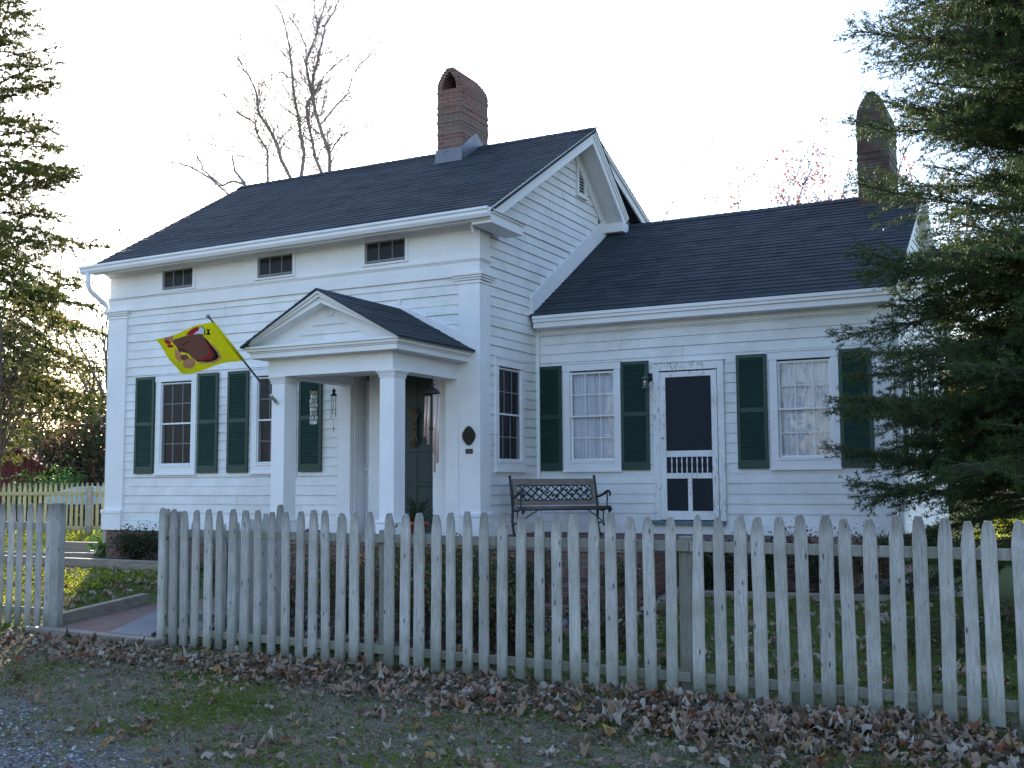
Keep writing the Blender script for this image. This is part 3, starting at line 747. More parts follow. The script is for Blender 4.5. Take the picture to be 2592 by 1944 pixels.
# gutter with downspout
mb = MB()
prof = [(-.335, 4.975), (-.335, 4.86), (-.40, 4.86), (-.425, 4.90), (-.425, 4.935), (-.445, 4.955), (-.445, 4.985), (-.435, 4.985), (-.435, 4.962), (-.415, 4.938), (-.415, 4.905), (-.395, 4.870), (-.345, 4.870), (-.345, 4.975)]
mb.extr([(-7.12, y, z) for y, z in prof], (7.12+.36, 0, 0))
mb.quad(*[(-7.12, y, z) for y, z in prof[:8]]); mb.quad(*[(.36, y, z) for y, z in prof[:8]])
mb.build('gutter', M['gutter'], house, warp=wsag, fixn=False)
mb = MB(); mb.tube([(-6.97, -.38, 4.82), (-6.97, -.38, 4.62), (-6.965, -.33, 4.53), (-6.95, -.05, 4.36), (-6.95, .06, 4.28), (-6.95, .09, 4.1), (-6.95, .1, .5)], [.04]*7, 10)
mb.build('downspout', M['gutter'], house)
mb = MB(); mb.tube([(WX+.06, WY+.25, 3.6), (WX+.06, WY+.25, .75), (WX+.08, WY+.12, .62), (WX+.1, WY-.05, .56)], [.036]*4, 8)
mb.build('downspout', M['gutter'], house)

# gable vent
mb = MB(); y0, y1, z0_, z1_ = 3.255, 3.61, 6.07, 6.62
mp = mapR(SX)
def bxm(mb, mp, a, b, o0, o1, c, d): mb.hexa([mp(a, o0, c), mp(b, o0, c), mp(b, o1, c), mp(a, o1, c), mp(a, o0, d), mp(b, o0, d), mp(b, o1, d), mp(a, o1, d)])
for q in ((y0, y0+.06, -.01, .045, z0_, z1_), (y1-.06, y1, -.01, .045, z0_, z1_), (y0+.06, y1-.06, -.01, .044, z1_-.05, z1_), (y0-.02, y1+.02, -.01, .06, z0_-.03, z0_+.03)): bxm(mb, mp, *q)
for k in range(9):
    z = z0_+.06+k*.05
    mb.hexa([mp(y0+.06, .0, z+.02), mp(y1-.06, .0, z+.02), mp(y1-.06, .0, z+.028), mp(y0+.06, .0, z+.028), mp(y0+.06, .035, z-.008), mp(y1-.06, .035, z-.008), mp(y1-.06, .035, z), mp(y0+.06, .035, z)])
V = mb.build('gable_vent', M['trim'], house)
mb = MB(); mb.quad(mp(y0+.06, .018, z0_), mp(y1-.06, .018, z0_), mp(y1-.06, .018, z1_), mp(y0+.06, .018, z1_)); mb.build('vent_screen', M['dark'], V, fixn=False)

# chimneys ----------------------------------------------------------
def chimney(par, x0, x1, y0, y1, zb_, zs, zt, label=None, flash=None, mossy=True):
    """arched-hood brick chimney: pointed arch open to the front, ridge running back"""
    rng = random.Random(7)
    mb = MB(); xc = (x0+x1)/2; hw = (x1-x0)/2
    course = .051
    # shaft with slightly uneven courses
    z = zb_
    while z < zs-.001:
        z2 = min(z+course, zs); j = rng.uniform(-.006, .007)
        mb.box(x0-j, x1+j, y0-j, y1+j, z, z2-.006); mb.box(x0+.006, x1-.006, y0+.006, y1-.006, z2-.006, z2); z = z2
    # hood: two shells curving to a ridge
    def half(z):   # outer half width at height z
        t = (z-zs)/(zt-zs); return hw*(1-t**2.3*.93)
    def inner(z, hz=zs+.02, top=zt-.07):
        t = (z-hz)/(top-hz)
        if not mossy: return 0
        return max(0, (hw-.10)*(1-min(1, t)**2.0))
    z = zs; yb0, yb1 = y0, y1
    while z < zt-.004:
        z2 = min(z+course*.8, zt); o = half(z)+rng.uniform(-.004, .006); i_ = inner((z+z2)/2)
        yy1 = y1-.10*((z-zs)/(zt-zs))**2*2
        if i_ > .02:
            mb.box(xc-o, xc-i_, y0, yy1, z, z2-.005); mb.box(xc+i_, xc+o, y0, yy1, z, z2-.005)
            mb.box(xc-o+.012, xc-i_-.001, y0+.01, yy1-.01, z2-.005, z2); mb.box(xc+i_+.001, xc+o-.012, y0+.01, yy1-.01, z2-.005, z2)
        else:
            mb.box(xc-o, xc+o, y0, yy1, z, z2-.004); mb.box(xc-o+.008, xc+o-.008, y0+.01, yy1-.01, z2-.004, z2)
        z = z2
    mb.extr([(xc-hw*.9, y1-.32, zs), (xc+hw*.9, y1-.32, zs), (xc+hw*.8, y1-.32, zs+(zt-zs)*.5), (xc+hw*.4, y1-.32, zs+(zt-zs)*.82), (xc, y1-.32, zs+(zt-zs)*.93), (xc-hw*.4, y1-.32, zs+(zt-zs)*.82), (xc-hw*.8, y1-.32, zs+(zt-zs)*.5)], (0, .05, 0))
    c = mb.build('chimney', M['brickch'] if mossy else M['bricksoot'], par)
    mb = MB(); mb.box(xc-hw+.06, xc+hw-.06, y0+.05, y1-.17, zs+.001, zs+.012); mb.build('flue_opening', M['dark'], par)
    return c
chimney(roof, -2.222, -1.753, 2.563, 3.475, 6.5, 7.94, 8.31)
mb = MB()   # flashing
e = .014
mb.hexa([(-2.26, 2.535, 6.66), (-1.74, 2.535, 6.66), (-1.74, 2.56, 6.72), (-2.26, 2.56, 6.72), (-2.225-e, 2.563-e, 6.93), (-1.753+e, 2.563-e, 6.93), (-1.753+e, 2.565, 6.93), (-2.225-e, 2.565, 6.93)])
mb.extr([(-1.752+e, 2.55, 6.70), (-1.752+e, 2.55, 6.94), (-1.752+e, 2.98, 7.26), (-1.752+e, 3.06, 7.27), (-1.752+e, 3.38, 7.08), (-1.752+e, 3.18, 7.05)], (-e*.9, 0, 0))
mb.extr([(-2.3, 2.50, 6.665), (-1.75, 2.50, 6.665), (-1.75, 2.56, 6.705), (-2.3, 2.56, 6.705)], (0, 0, .006))
mb.build('chimney_flashing', M['lead'], roof)

# wing roof ---------------------------------------------------------
WEY, WEZ, WRY, WRZ, WR = 1.49, 3.845, 4.817, 5.83, 5.10
mb = MB()
course_roof(mb, (.0, WEY, WEZ), (WR, WEY, WEZ), (.0, WRY, WRZ), (WR, WRY, WRZ), rng=random.Random(4))
course_roof(mb, (-.3, 2*WRY-WEY, WEZ), (WR, 2*WRY-WEY, WEZ), (-.3, WRY, WRZ), (WR, WRY, WRZ), rng=random.Random(4))
for k in range(40):
    x = -.0+.15*k
    if x > WR-.15: break
    mb.hexa([(x, WRY-.12, WRZ-.062), (x+.17, WRY-.12, WRZ-.062), (x+.17, WRY, WRZ+.012), (x, WRY, WRZ+.022), (x, WRY-.12, WRZ-.045), (x+.17, WRY-.12, WRZ-.052), (x+.17, WRY, WRZ+.024), (x, WRY, WRZ+.034)])
mb.extr([(0.01, WEY+.02, WEZ-.015), (0.01, WRY, WRZ-.015), (0.01, 2*WRY-WEY-.02, WEZ-.015), (0.01, 2*WRY-WEY-.02, WEZ-.04), (0.01, WRY, WRZ-.04), (0.01, WEY+.02, WEZ-.04)], (WR-.02, 0, 0))
wroof = mb.build('roof', M['shingle'], house, fixn=False); wroof['label'] = 'lower dark shingle roof of the wing'
chimney(wroof, 4.19, 4.66, 4.40, 5.3, 5.3, 6.88, 7.38, mossy=False)
mb = MB()
mb.box(.035, WR-.02, WEY+.0, WEY+.03, WEZ-.055, WEZ-.008); mb.box(.034, WR-.03, WEY+.02, WEY+.06, WEZ-.10, WEZ-.055); mb.box(.033, WR-.04, WEY+.05, WEY+.08, WEZ-.18, WEZ-.1)
mb.box(.032, WR-.05, WEY+.08, WY+.02, WEZ-.18, WEZ-.165)                 # soffit
mb.box(.031, WX, WY-.012, WY+.03, 3.59, 3.69)
for a, b, c, d in ((WR-.03, WR-.002, -.006, -.09), (WR-.04, WR-.03, -.09, -.17), (WX, WR-.04, -.12, -.135), (WX-.02, WX+.01, -.136, -.28)):
    rakeboard(mb, a, b, c, d, WEY, WRY, WEZ, WRZ); rakeboard(mb, a, b, c, d, 2*WRY-WEY, WRY, WEZ, WRZ)
mb.box(WX+.002, WR-.062, WEY+.061, WY+.3, 3.668, 3.775)
# white board that flashes the wing roof into the main gable wall
mb.extr([(-.02, 1.53, 3.862), (-.02, 1.53, 4.12), (-.02, 1.975, 4.43), (-.02, 4.40, 5.905), (-.02, 4.60, 5.74), (-.02, 4.55, 5.69)], (.045, 0, 0))
mb.build('wing_cornice', M['trim'], house, bevel=.003)

# foundation --------------------------------------------------------
mb = MB()
mb.box(HL+.03, HR-.0, .03, 6.3, -.3, Z0-.002); mb.box(0.001, WX-.03, WY+.03, 7.83, -.3, Z0-.003)
mb.build('foundation', M['brick'], house)

# front entrance recess --------------------------------------------
mb = MB()
mb.box(-2.08, -2.06, .06, .36, .72, 3.0); mb.box(-.545, -.525, .06, .36, .72, 3.0)       # reveals
mb.box(-2.06, -1.83, .34, .37, .72, 1.60); mb.box(-.78+.2, -.545, .34, .37, .72, 1.60)      # panels under the sidelights
mb.box(-2.06, -1.85, .31, .36, 1.60, 1.66); mb.box(-.60, -.545, .31, .36, 1.60, 1.66)
mb.box(-2.06, -2.02, .335, .37, 1.66, 2.9); mb.box(-.585, -.545, .335, .37, 1.66, 2.9)
mb.box(-1.88, -1.645, .14, .37, .72, 3.0); mb.box(-.82, -.60, .14, .37, .72, 3.0)           # inner piers
mb.box(-2.08, -.525, .06, .37, 2.98, 3.05)
mb.build('door_surround', M['trimv'], house, bevel=.003)
for a, b in ((-2.02, -1.88), (-.60, -.585)):
    mb = MB(); mb.quad((a, .35, 1.66), (b, .35, 1.66), (b, .35, 2.9), (a, .35, 2.9))
    sl_o = mb.build('sidelight', M['glassd'], house, fixn=False)
    for z in (1.97, 2.28, 2.59):
        mb = MB(); mb.box(a, b, .335, .35, z-.01, z+.01); mb.build('glazing_bar', M['trim'], sl_o)
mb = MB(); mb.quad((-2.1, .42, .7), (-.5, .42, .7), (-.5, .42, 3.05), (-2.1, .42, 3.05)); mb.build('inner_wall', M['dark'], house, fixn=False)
mb = MB()   # door: stiles, rails and panels
mb.box(-1.63, -.83, .33, .37, .76, 2.96)
for a, b, c, d in ((-1.63, -1.52, .76, 2.96), (-.94, -.83, .76, 2.96), (-1.52, -.94, 2.84, 2.96), (-1.52, -.94, 1.86, 2.0), (-1.52, -.94, .76, .95), (-1.27, -1.19, .95, 1.86), (-1.27, -1.19, 2.0, 2.84), (-1.52, -1.27, 1.38, 1.44), (-1.19, -.94, 1.38, 1.44)):
    mb.box(a, b, .315 if a in (-1.63, -.94) else .318, .33, c, d)
door = mb.build('front_door', M['doorgreen'], house, bevel=.004)
mb = MB(); mb.lathe((-1.56, .27, 1.75), [(.0, -.03), (.022, -.025), (.03, 0), (.022, .025), (0, .03)], 12); mb.box(-1.57, -1.55, .27, .32, 1.74, 1.76); mb.build('door_knob', M['iron'], door)
mb = MB(); mb.box(-1.68, -.78, .02, .34, .70, .758); mb.build('door_sill', M['bluegrey'], house)

# portico -----------------------------------------------------------
PF = -1.575; PXA, PXB = -2.258, -.336
mb = MB()
def column(mb, x0, x1, yf):
    w = x1-x0; d = w+.04
    mb.box(x0, x1, yf, yf+d, .98, 2.74)
    mb.box(x0-.03, x1+.03, yf-.03, yf+d+.03, .722, .95); mb.box(x0-.04, x1+.04, yf-.04, yf+d+.04, .95, .975); mb.box(x0-.02, x1+.02, yf-.02, yf+d+.02, .975, .99)
    mb.box(x0-.012, x1+.012, yf-.012, yf+d+.012, 2.72, 2.735)
    n = 5
    for k in range(n):
        o = .012+.03*(k/(n-1))**1.5; mb.box(x0-o, x1+o, yf-o, yf+d+o, 2.74+k*.013, 2.753+k*.013)
column(mb, -.545, -.335, PF+.03); mb.build('porch_column', M['trimv'], house, bevel=.004)
mb = MB(); column(mb, -2.225, -2.015, PF+.03); mb.build('porch_column', M['trimv'], house, bevel=.004)
mb = MB()
mb.box(PXA, PXB, PF, PF+.26, 2.807, 3.05); mb.box(PXA, PXA+.24, PF+.26, -.02, 2.808, 3.05); mb.box(PXB-.24, PXB, PF+.26, -.02, 2.808, 3.05)
mb.box(PXA+.02, PXB-.02, PF+.02, .0, 2.93, 2.95)                         # ceiling
mb.box(PXA, PXA+.03, -.03, .02, 2.0, 3.0) if False else None
for a, b, o in ((3.035, 3.10, .17), (3.10, 3.12, .185), (3.12, 3.155, .21), (3.155, 3.185, .235)):
    mb.box(PXA-o+.01, PXB+o, PF-o, -.001, a, b)
# pediment: recessed tympanum, raking cornice
XC = (-.10-2.447)/2; AZ = 3.83; HWp = (-.10+2.447)/2; s = (AZ-3.185)/HWp
mb.extr([(XC-HWp+.02, PF-.02, 3.18), (XC+HWp-.02, PF-.02, 3.18), (XC, PF-.02, AZ-.02)], (0, .05, 0))
def rake2(x_sign, y0, y1, o0, o1, trim=0):
    n = math.hypot(1, s)
    pts = [(XC, AZ-o0*n), (XC+x_sign*(HWp-trim), 3.185+trim*s-o0*n), (XC+x_sign*(HWp-trim), 3.185+trim*s-o1*n), (XC, AZ-o1*n)]
    pts = [(x, max(z, 3.183)) for x, z in pts]
    mb.extr([(x, y0, z) for x, z in pts], (0, y1-y0, 0))
for sg in (-1, 1):
    rake2(sg, PF-.28, PF-.20, .008, .04); rake2(sg, PF-.25, PF-.10, .04, .075); rake2(sg, PF-.21, PF+.03, .075, .14)
mb.build('pediment', M['trim'], house, bevel=.002)
mb = MB(); bnd = random.Random(9)
boards(mb, mapF(PF-.022), 3.19, 3.62, lambda z: (XC-(AZ-.27-z)/s, XC+(AZ-.27-z)/s), exposure=.115, rng=bnd)
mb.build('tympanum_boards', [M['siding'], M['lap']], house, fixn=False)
mb = MB(); e1 = .03
course_roof(mb, (XC+HWp+e1, .0, 3.185-e1*s+.012), (XC+HWp+e1, PF-.30, 3.185-e1*s+.012), (XC, .0, AZ+.012), (XC, PF-.30, AZ+.012), exposure=.13)
course_roof(mb, (XC-HWp-e1, .0, 3.185-e1*s+.012), (XC-HWp-e1, PF-.30, 3.185-e1*s+.012), (XC, .0, AZ+.012), (XC, PF-.30, AZ+.012), exposure=.13)
for sg in (-1, 1):
    mb.extr([(XC, PF-.30, AZ+.018), (XC+sg*(HWp+e1), PF-.30, 3.185-e1*s+.018), (XC+sg*(HWp+e1), PF-.30, 3.185-e1*s-.006), (XC, PF-.30, AZ-.006)], (0, .30-PF-.002, 0))
proof = mb.build('roof', M['shingle'], house, fixn=False); proof['label'] = 'small gabled shingle roof of the entrance porch'
mb = MB()
for sg in (-1, 1):
    xe = XC+sg*(HWp+.05); mb.extr([(XC, -.004, AZ+.02), (xe, -.004, 3.17), (xe, -.004, 3.34), (XC, -.004, AZ+.15) if sg < 0 else (XC, -.004, AZ+.06)], (0, .05, 0))
mb.build('roof_flashing_board', M['trim'], house)

# screen door on the wing -------------------------------------------
mb = MB(); y = WY
mb.box(DR[0]-.09, DR[0], y-.02, y+.03, .9, 2.96); mb.box(DR[1], DR[1]+.09, y-.02, y+.03, .9, 2.96)
mb.box(DR[0]-.09, DR[1]+.09, y-.022, y+.03, 2.96, 3.07); mb.box(DR[0]-.11, DR[1]+.11, y-.04, y+.03, 3.07, 3.085)
mb.build('door_frame', M['peel'], house, bevel=.003)
mb = MB(); yf = y-.03
a, b = DR[0]+.005, DR[1]-.005; L_, R_ = 1.965, 2.615
mb.box(a, L_, yf, y+.0, .91, 2.94); mb.box(R_, b, yf, y+.0, .91, 2.94)
for c, d in ((.91, 1.03), (1.47, 1.545), (1.765, 1.85), (2.865, 2.94)): mb.box(L_, R_, yf+.001, y-.001, c, d)
mb.box(2.265, 2.325, yf+.002, y-.002, 1.03, 1.47)
sdoor = mb.build('screen_door', M['peel'], house, bevel=.003)
mb = MB(); 
for k in range(8):
    x = L_+(R_-L_)*(k+1)/9
    mb.lathe((x, y-.015, 1.545), [(.007, 0), (.008, .02), (.012, .05), (.008, .08), (.006, .11), (.009, .14), (.012, .17), (.007, .2), (.007, .22)], 8)
mb.build('spindle', M['trim'], sdoor)
mb = MB(); mb.quad((L_, y-.012, 1.0), (R_, y-.012, 1.0), (R_, y-.012, 2.9), (L_, y-.012, 2.9)); mb.build('screen', M['screen'], sdoor, fixn=False)
mb = MB(); mb.lathe((a+.05, yf-.035, 2.03), [(0, -.012), (.016, -.01), (.018, .0), (.012, .012), (0, .014)], 10); mb.box(a+.045, a+.055, yf-.03, yf, 2.02, 2.035)
mb.build('door_handle', M['steel'], sdoor)
for z in (1.25, 1.95, 2.62):
    mb = MB(); mb.box(b-.006, b+.012, yf-.008, yf+.002, z-.04, z+.04); mb.build('hinge', M['steel'], sdoor)
mb = MB(); mb.box(DR[0]-.12, DR[1]+.08, y-.10, y-.001, .845, .90); mb.build('door_sill', M['bluegrey'], house)

# ================================================================== TERRACE, PATHS, EDGINGS
ter = thing('brick_terrace', (1, -.5, .1), 'brick paved terrace along the front of the house with brick steps down to the garden', 'terrace')
mb = MB(); mb.box(-2.5, 2.9, -2.0, 0.0, -.2, .70); mb.box(0.03, 2.9, 0.0, 1.755, -.2, .70); mb.box(2.9, 4.75, -.5, 1.755, -.2, .70)
mb.build('wall', M['brick'], ter)
mb = MB(); mb.box(-2.52, 2.92, -2.02, -.01, .701, .712); mb.box(0.04, 2.92, -.01, 1.75, .701, .712); mb.box(2.92, 4.77, -.52, 1.75, .701, .712)
mb.build('paving', M['brickpave'], ter)
for k in range(3):
    mb = MB(); mb.box(2.2, 3.15, -2.28-.26*k, -2.0-.26*k, -.1, .56-.17*k); mb.build('step', M['brick'], ter)
    mb = MB(); mb.box(-1.75, -.75, -2.28-.28*k, -2.0-.28*k, -.1, .56-.17*k); mb.build('step', M['brick'], ter)
mb = MB(); mb.box(-.68, -.1, -2.45, -2.0, -.1, .43); pier = mb.build('step_pier', M['brick'], ter)
mb = MB(); mb.box(-.72, -.06, -2.49, -2.0, .43, .455); mb.build('coping', M['slate'], ter)

def strip(name, pts, z, mat, kind='structure'):
    V = [(x, y, ground_z(x, y)+z) for x, y in pts]
    mb = MB(); mb.extr([(v[0], v[1], v[2]-.08) for v in V], (0, 0, .08)); o = mb.build(name, mat)
    if kind: o['kind'] = kind
    return o
strip('path', [(-2.12, -5.06), (-.38, -5.17), (-.75, -3.55), (-2.45, -3.5)], .012, M['brickpave'])
strip('path', [(-2.45, -3.495), (-.75, -3.545), (-.8, -2.55), (-1.7, -2.55)], .014, M['brickpave'])
strip('path', [(-1.35, -4.94), (-.42, -5.0), (-.95, -3.6), (-2.0, -3.6)], .020, M['slate'])
strip('path', [(2.3, -3.6), (3.2, -3.2), (3.15, -2.55), (2.2, -2.55)], .012, M['brickpave'])
strip('path', [(2.5, -3.3), (3.05, -3.05), (3.0, -2.6), (2.4, -2.6)], .020, M['slate'])
def beam(name, a, b, w, h, label, cat='edging', zb=0, group=None, mat=None):
    a = Vector((a[0], a[1], ground_z(*a)+zb)); b = Vector((b[0], b[1], ground_z(*b)+zb)); d = (b-a); c = (a+b)/2
    mb = MB(); n = Vector((-d.y, d.x, 0)).normalized()
    mb.obox(c+Vector((0, 0, h/2)), d, n, (0, 0, 1), d.length/2, w/2, h/2)
    o = mb.build(name, mat or M['timber'], None, org=c, bevel=.006); tagit(o, label, cat, group); return o
beam('timber_edging', (-2.28, -4.86), (-2.52, -3.35), .10, .12, 'weathered timber along the left side of the slate path, from the gate post inward', group='timbers edging the entrance path')
beam('timber_edging', (-2.2, -5.14), (-.33, -5.29), .12, .06, 'low timber sill across the gate opening at the front of the path', group='timbers edging the entrance path')
beam('timber_edging', (3.28, -3.4), (3.16, -1.3), .09, .10, 'pale timber beside the slate below the terrace steps, seen through the pickets', zb=.0)
beam('timber_edging', (-9.3, -1.15), (-4.2, -1.18), .13, .15, 'long timber at the front of the mulched bed below the house corner', group='timbers of the corner bed')
beam('timber_edging', (-9.1, -.35), (-7.1, .05), .13, .12, 'sunlit timber crossing the mulched bed left of the house corner', group='timbers of the corner bed')
beam('timber_edging', (-8.3, .42), (-6.95, .44), .14, .26, 'short raised timber block beside the left wall of the house', group='timbers of the corner bed')
strip('garden_bed', [(-9.2, -1.1), (-4.0, -1.12), (-4.0, .02), (-6.85, .02), (-9.0, -.3)], .05, M['soil'])
strip('garden_bed', [(-.2, -4.9), (2.9, -5.0), (2.3, -2.6), (-.9, -2.6)], .03, M['soil'])
strip('garden_bed', [(3.3, -1.2), (5.2, -1.0), (5.2, 1.7), (3.3, -.5)], .03, M['soil'])
beam('stone_edging', (3.35, -1.27), (5.3, -1.02), .08, .07, 'thin grey edging strip in front of the barberry bed on the right')

# ================================================================== FRONT FENCE
def fl_y(x): return -5.25-.0527*(x+.36)
def picket_mb(w, h, t, seed, zb=0.0, split=False):
    """one picket about the origin, face towards -y"""
    rng = random.Random(seed); mb = MB()
    j = lambda s: rng.uniform(-s, s)
    hw = w/2; prof = [(-hw+j(.002), zb), (-hw+j(.003), zb+.25), (-hw+j(.003), h*.5), (-hw+j(.003), h-.15), (-hw*.9+j(.002), h-.09), (-hw*.72+j(.003), h-.035), (-hw*.42+j(.004), h+j(.004)),
                      (hw*.42+j(.004), h+j(.004)), (hw*.72+j(.003), h-.035), (hw*.9+j(.002), h-.09), (hw+j(.003), h-.15), (hw+j(.003), h*.5), (hw+j(.003), zb+.25), (hw+j(.002), zb)]
    if split: prof[4] = (-hw*.5, h-.10); prof[5] = (-hw*.42, h-.06); prof[3] = (-hw*.62, h-.2); prof[6] = (-hw*.2, h-.02)
    c = .85; n = len(prof)
    F = [(x*c, -t/2, z if i in (0, n-1) else z-.006) for i, (x, z) in enumerate(prof)]
    Mid = [(x, -t/2+.010, z) for x, z in prof]; B = [(x, t/2, z) for x, z in prof]
    mb.v = F+Mid+B
    mb.f.append(tuple(range(n))); mb.m.append(0); mb.sm.append(False)
    mb.f.append(tuple(range(3*n-1, 2*n-1, -1))); mb.m.append(0); mb.sm.append(False)
    for a in (0, n):
        for i in range(n):
            k = (i+1) % n; mb.f.append((a+i, a+n+i, a+n+k, a+k)); mb.m.append(0); mb.sm.append(False)
    return mb
PX = [-.366, -.214, -.08, .053, .208, .35, .496, .639, .793, .95, 1.103, 1.255, 1.395, 1.533, 1.681, 1.825, 1.975, 2.17, 2.319, 2.454, 2.612, 2.748, 2.898, 3.042, 3.197, 3.352, 3.507, 3.651, 3.803, 3.947, 4.086, 4.234, 4.376, 4.529, 4.722, 4.874, 5.007, 5.145, 5.291, 5.432, 5.569, 5.708, 5.85, 5.999, 6.137, 6.277, 6.411, 6.533, 6.69, 6.84, 6.99]
def place_picket(par, x, y, w, h, seed, mat, lean=0, rz=0, zb=0.0, t=.028, split=False, name='picket', gz=0):
    mb = picket_mb(w, h, t, seed, zb, split)
    o = mb.build(name, mat); o.parent = par; o.location = Vector((x, y, gz))-par.location
    o.rotation_euler = (0, lean, rz); return o
fence = thing('picket_fence', (3.1, fl_y(3.1), 0), 'long weathered white picket fence running across the front garden to the right edge', 'fence', 'white picket fences along the front')
rz0 = math.atan2(fl_y(6)-fl_y(0), 6)
rng = random.Random(42)
for i, x in enumerate(PX):
    h = 1.208+rng.uniform(-.016, .014)+(.012 if i == 0 else 0)
    place_picket(fence, x, fl_y(x), .081+rng.uniform(-.008, .009)+(.006 if i == 0 else 0), h, 100+i, M['picket'], lean=rng.uniform(-.014, .014), rz=rz0+rng.uniform(-.03, .03), zb=.015+rng.uniform(-.01, .01), split=(i == 34))
def rail(par, x0, x1, z0, z1, yoff=.032, fy=fl_y, mat=None, t=.034, name='rail'):
    mb = MB(); a = Vector((x0, fy(x0)+yoff, z0)); b = Vector((x1, fy(x1)+yoff, z0))
    d = b-a; n = Vector((-d.y, d.x, 0)).normalized(); mb.obox((a+b)/2+Vector((0, 0, (z1-z0)/2)), d, n, (0, 0, 1), d.length/2, t/2, (z1-z0)/2)
    return mb.build(name, mat or M['rail'], par, bevel=.004)
for a, b in ((-.4, 2.12), (2.125, 4.66), (4.665, 7.1)):
    rail(fence, a, b, .965, 1.035); rail(fence, a, b, .10, .165)
for x in (2.08, 4.62, -.31):
    mb = MB(); y = fl_y(x)+.10; mb.box(x-.05, x+.05, y-.045, y+.045, -.15, 1.065 if x > 0 else 1.19); mb.build('post', M['rail'], fence, bevel=.008)
# section left of the gate opening
def fl2(x): return -4.91
f2 = thing('picket_fence', (-3.2, -4.91, 0), 'short run of white pickets left of the gate opening, ending in a broad post', 'fence', 'white picket fences along the front')
for i, x in enumerate([-2.25, -2.39, -2.53, -2.68, -2.82, -2.97, -3.12, -3.27, -3.42, -3.57, -3.72]):
    place_picket(f2, x, -4.91, .088 if i == 0 else .076, 1.25, 300+i, M['picket'], lean=rng.uniform(-.01, .01), zb=.01)
rail(f2, -3.85, -2.2, .99, 1.06, fy=fl2); rail(f2, -3.85, -2.2, .13, .2, fy=fl2)
mb = MB(); mb.box(-2.185, -2.065, -4.95, -4.86, -.1, 1.255); mb.build('post', M['picket'], f2, bevel=.01)
# open gate, swung inward behind the fence
gate = thing('garden_gate', (-.40, -5.14, .02), 'open picket gate with a dipped top, swung back behind the left end of the fence', 'gate')
ga = math.atan2(.33, 1.06)
for k in range(9):
    t = k/8; q = -.02+1.09*t; x = -.40+q*math.cos(ga); y = -5.14+q*math.sin(ga)
    h = [1.21, 1.15, 1.105, 1.08, 1.075, 1.09, 1.12, 1.17, 1.25][k]
    place_picket(gate, x, y, .075, h, 400+k, M['picket'], rz=ga, zb=.06)
for z0, z1 in ((.90, .97), (.2, .27)):
    mb = MB(); a = Vector((-.42, -5.14, 0)); d = Vector((math.cos(ga), math.sin(ga), 0)); n = Vector((-d.y, d.x, 0))
    mb.obox(a+d*.55+n*.035+Vector((0, 0, (z0+z1)/2)), d, n, (0, 0, 1), .57, .018, .035); mb.build('rail', M['picket'], gate, bevel=.004)
for z in (.95, .24):
    mb = MB(); mb.box(-.44, -.36, -5.165, -5.155, z-.02, z+.02); mb.build('hinge', M['iron'], gate)

# far fence, sunlit
A_, B_ = Vector((-17.8, 3.5, 0)), Vector((-11.2, 7.0, 0))
dF = (B_-A_).normalized(); L_ = (B_-A_).length; aF = math.atan2(dF.y, dF.x)
ff = thing('picket_fence', (-14.4, 5.3, .25), 'mossy yellowish picket fence in the sun behind the left lawn', 'fence')
k = 0; q = 0
while q < L_:
    p = A_+dF*q; place_picket(ff, p.x, p.y, .066, 1.22, 500+k, M['picketfar'], rz=aF, zb=.03, gz=.26, lean=rng.uniform(-.01, .01)); q += .122; k += 1
nF = Vector((dF.y, -dF.x, 0))
for z0, z1 in ((1.19, 1.27), (.38, .46)):
    mb = MB(); mb.obox((A_+B_)/2+nF*.035+Vector((0, 0, (z0+z1)/2)), dF, nF, (0, 0, 1), L_/2, .018, .04); mb.build('rail', M['picketfar'], ff)
for q in (1.8, 4.73):
    p = A_+dF*q+nF*.10; mb = MB(); mb.obox(p+Vector((0, 0, .75)), dF, nF, (0, 0, 1), .055, .05, .62); mb.build('post', M['picket'], ff)

# ================================================================== OBJECTS ON THE HOUSE
# bench ------------------------------------------------------------
bench = thing('garden_bench', (.75, .4, .712), 'garden bench with black iron lattice back and grey wooden slats on the terrace', 'bench')
bx0, bx1, zf = .10, 1.33, .712
BY = lambda z: .50+(z-zf-.38)*.24 if z > zf+.38 else .50     # back leans rearward
def backpt(x, z, o=0): return (x, BY(z)+o, z)
for x in (bx0, bx1):
    s_ = 1 if x == bx0 else -1
    mb = MB()
    mb.tube([(x, .42, zf), (x, .47, zf+.06), (x, .52, zf+.2), (x, .505, zf+.38), (x, .56, zf+.6), (x, .61, zf+.78), (x, .625, zf+.80)], [.022, .018, .018, .02, .018, .018, .022], 8)
    mb.tube([(x, .50, zf+.36), (x, .35, zf+.34), (x, .2, zf+.37), (x, .1, zf+.385), (x, .07, zf+.36), (x, .085, zf+.335)], [.018, .016, .018, .022, .018, .012], 8)
    mb.tube([(x, .12, zf+.36), (x, .13, zf+.25), (x, .16, zf+.12), (x, .12, zf+.02), (x, .09, zf)], [.018, .015, .016, .02, .022], 8)
    mb.tube([(x, .50, zf+.15), (x, .4, zf+.19), (x, .3, zf+.14), (x, .2, zf+.17), (x, .14, zf+.14)], .010, 6)
    mb.tube([(x, .3, zf+.345), (x, .33, zf+.25), (x, .3, zf+.15)], .009, 6)
    mb.build('end_frame', M['iron'], bench)
    mb = MB(); mb.tube([(x, .535, zf+.52), (x, .42, zf+.53), (x, .3, zf+.56), (x, .18, zf+.60), (x, .12, zf+.595), (x, .09, zf+.56), (x, .11, zf+.535)], [.015, .016, .018, .018, .017, .015, .012], 8)
    mb.tube([(x, .2, zf+.585), (x, .185, zf+.5), (x, .2, zf+.44), (x, .17, zf+.38)], [.01, .012, .01, .012], 8)
    mb.build('armrest', M['iron'], bench)
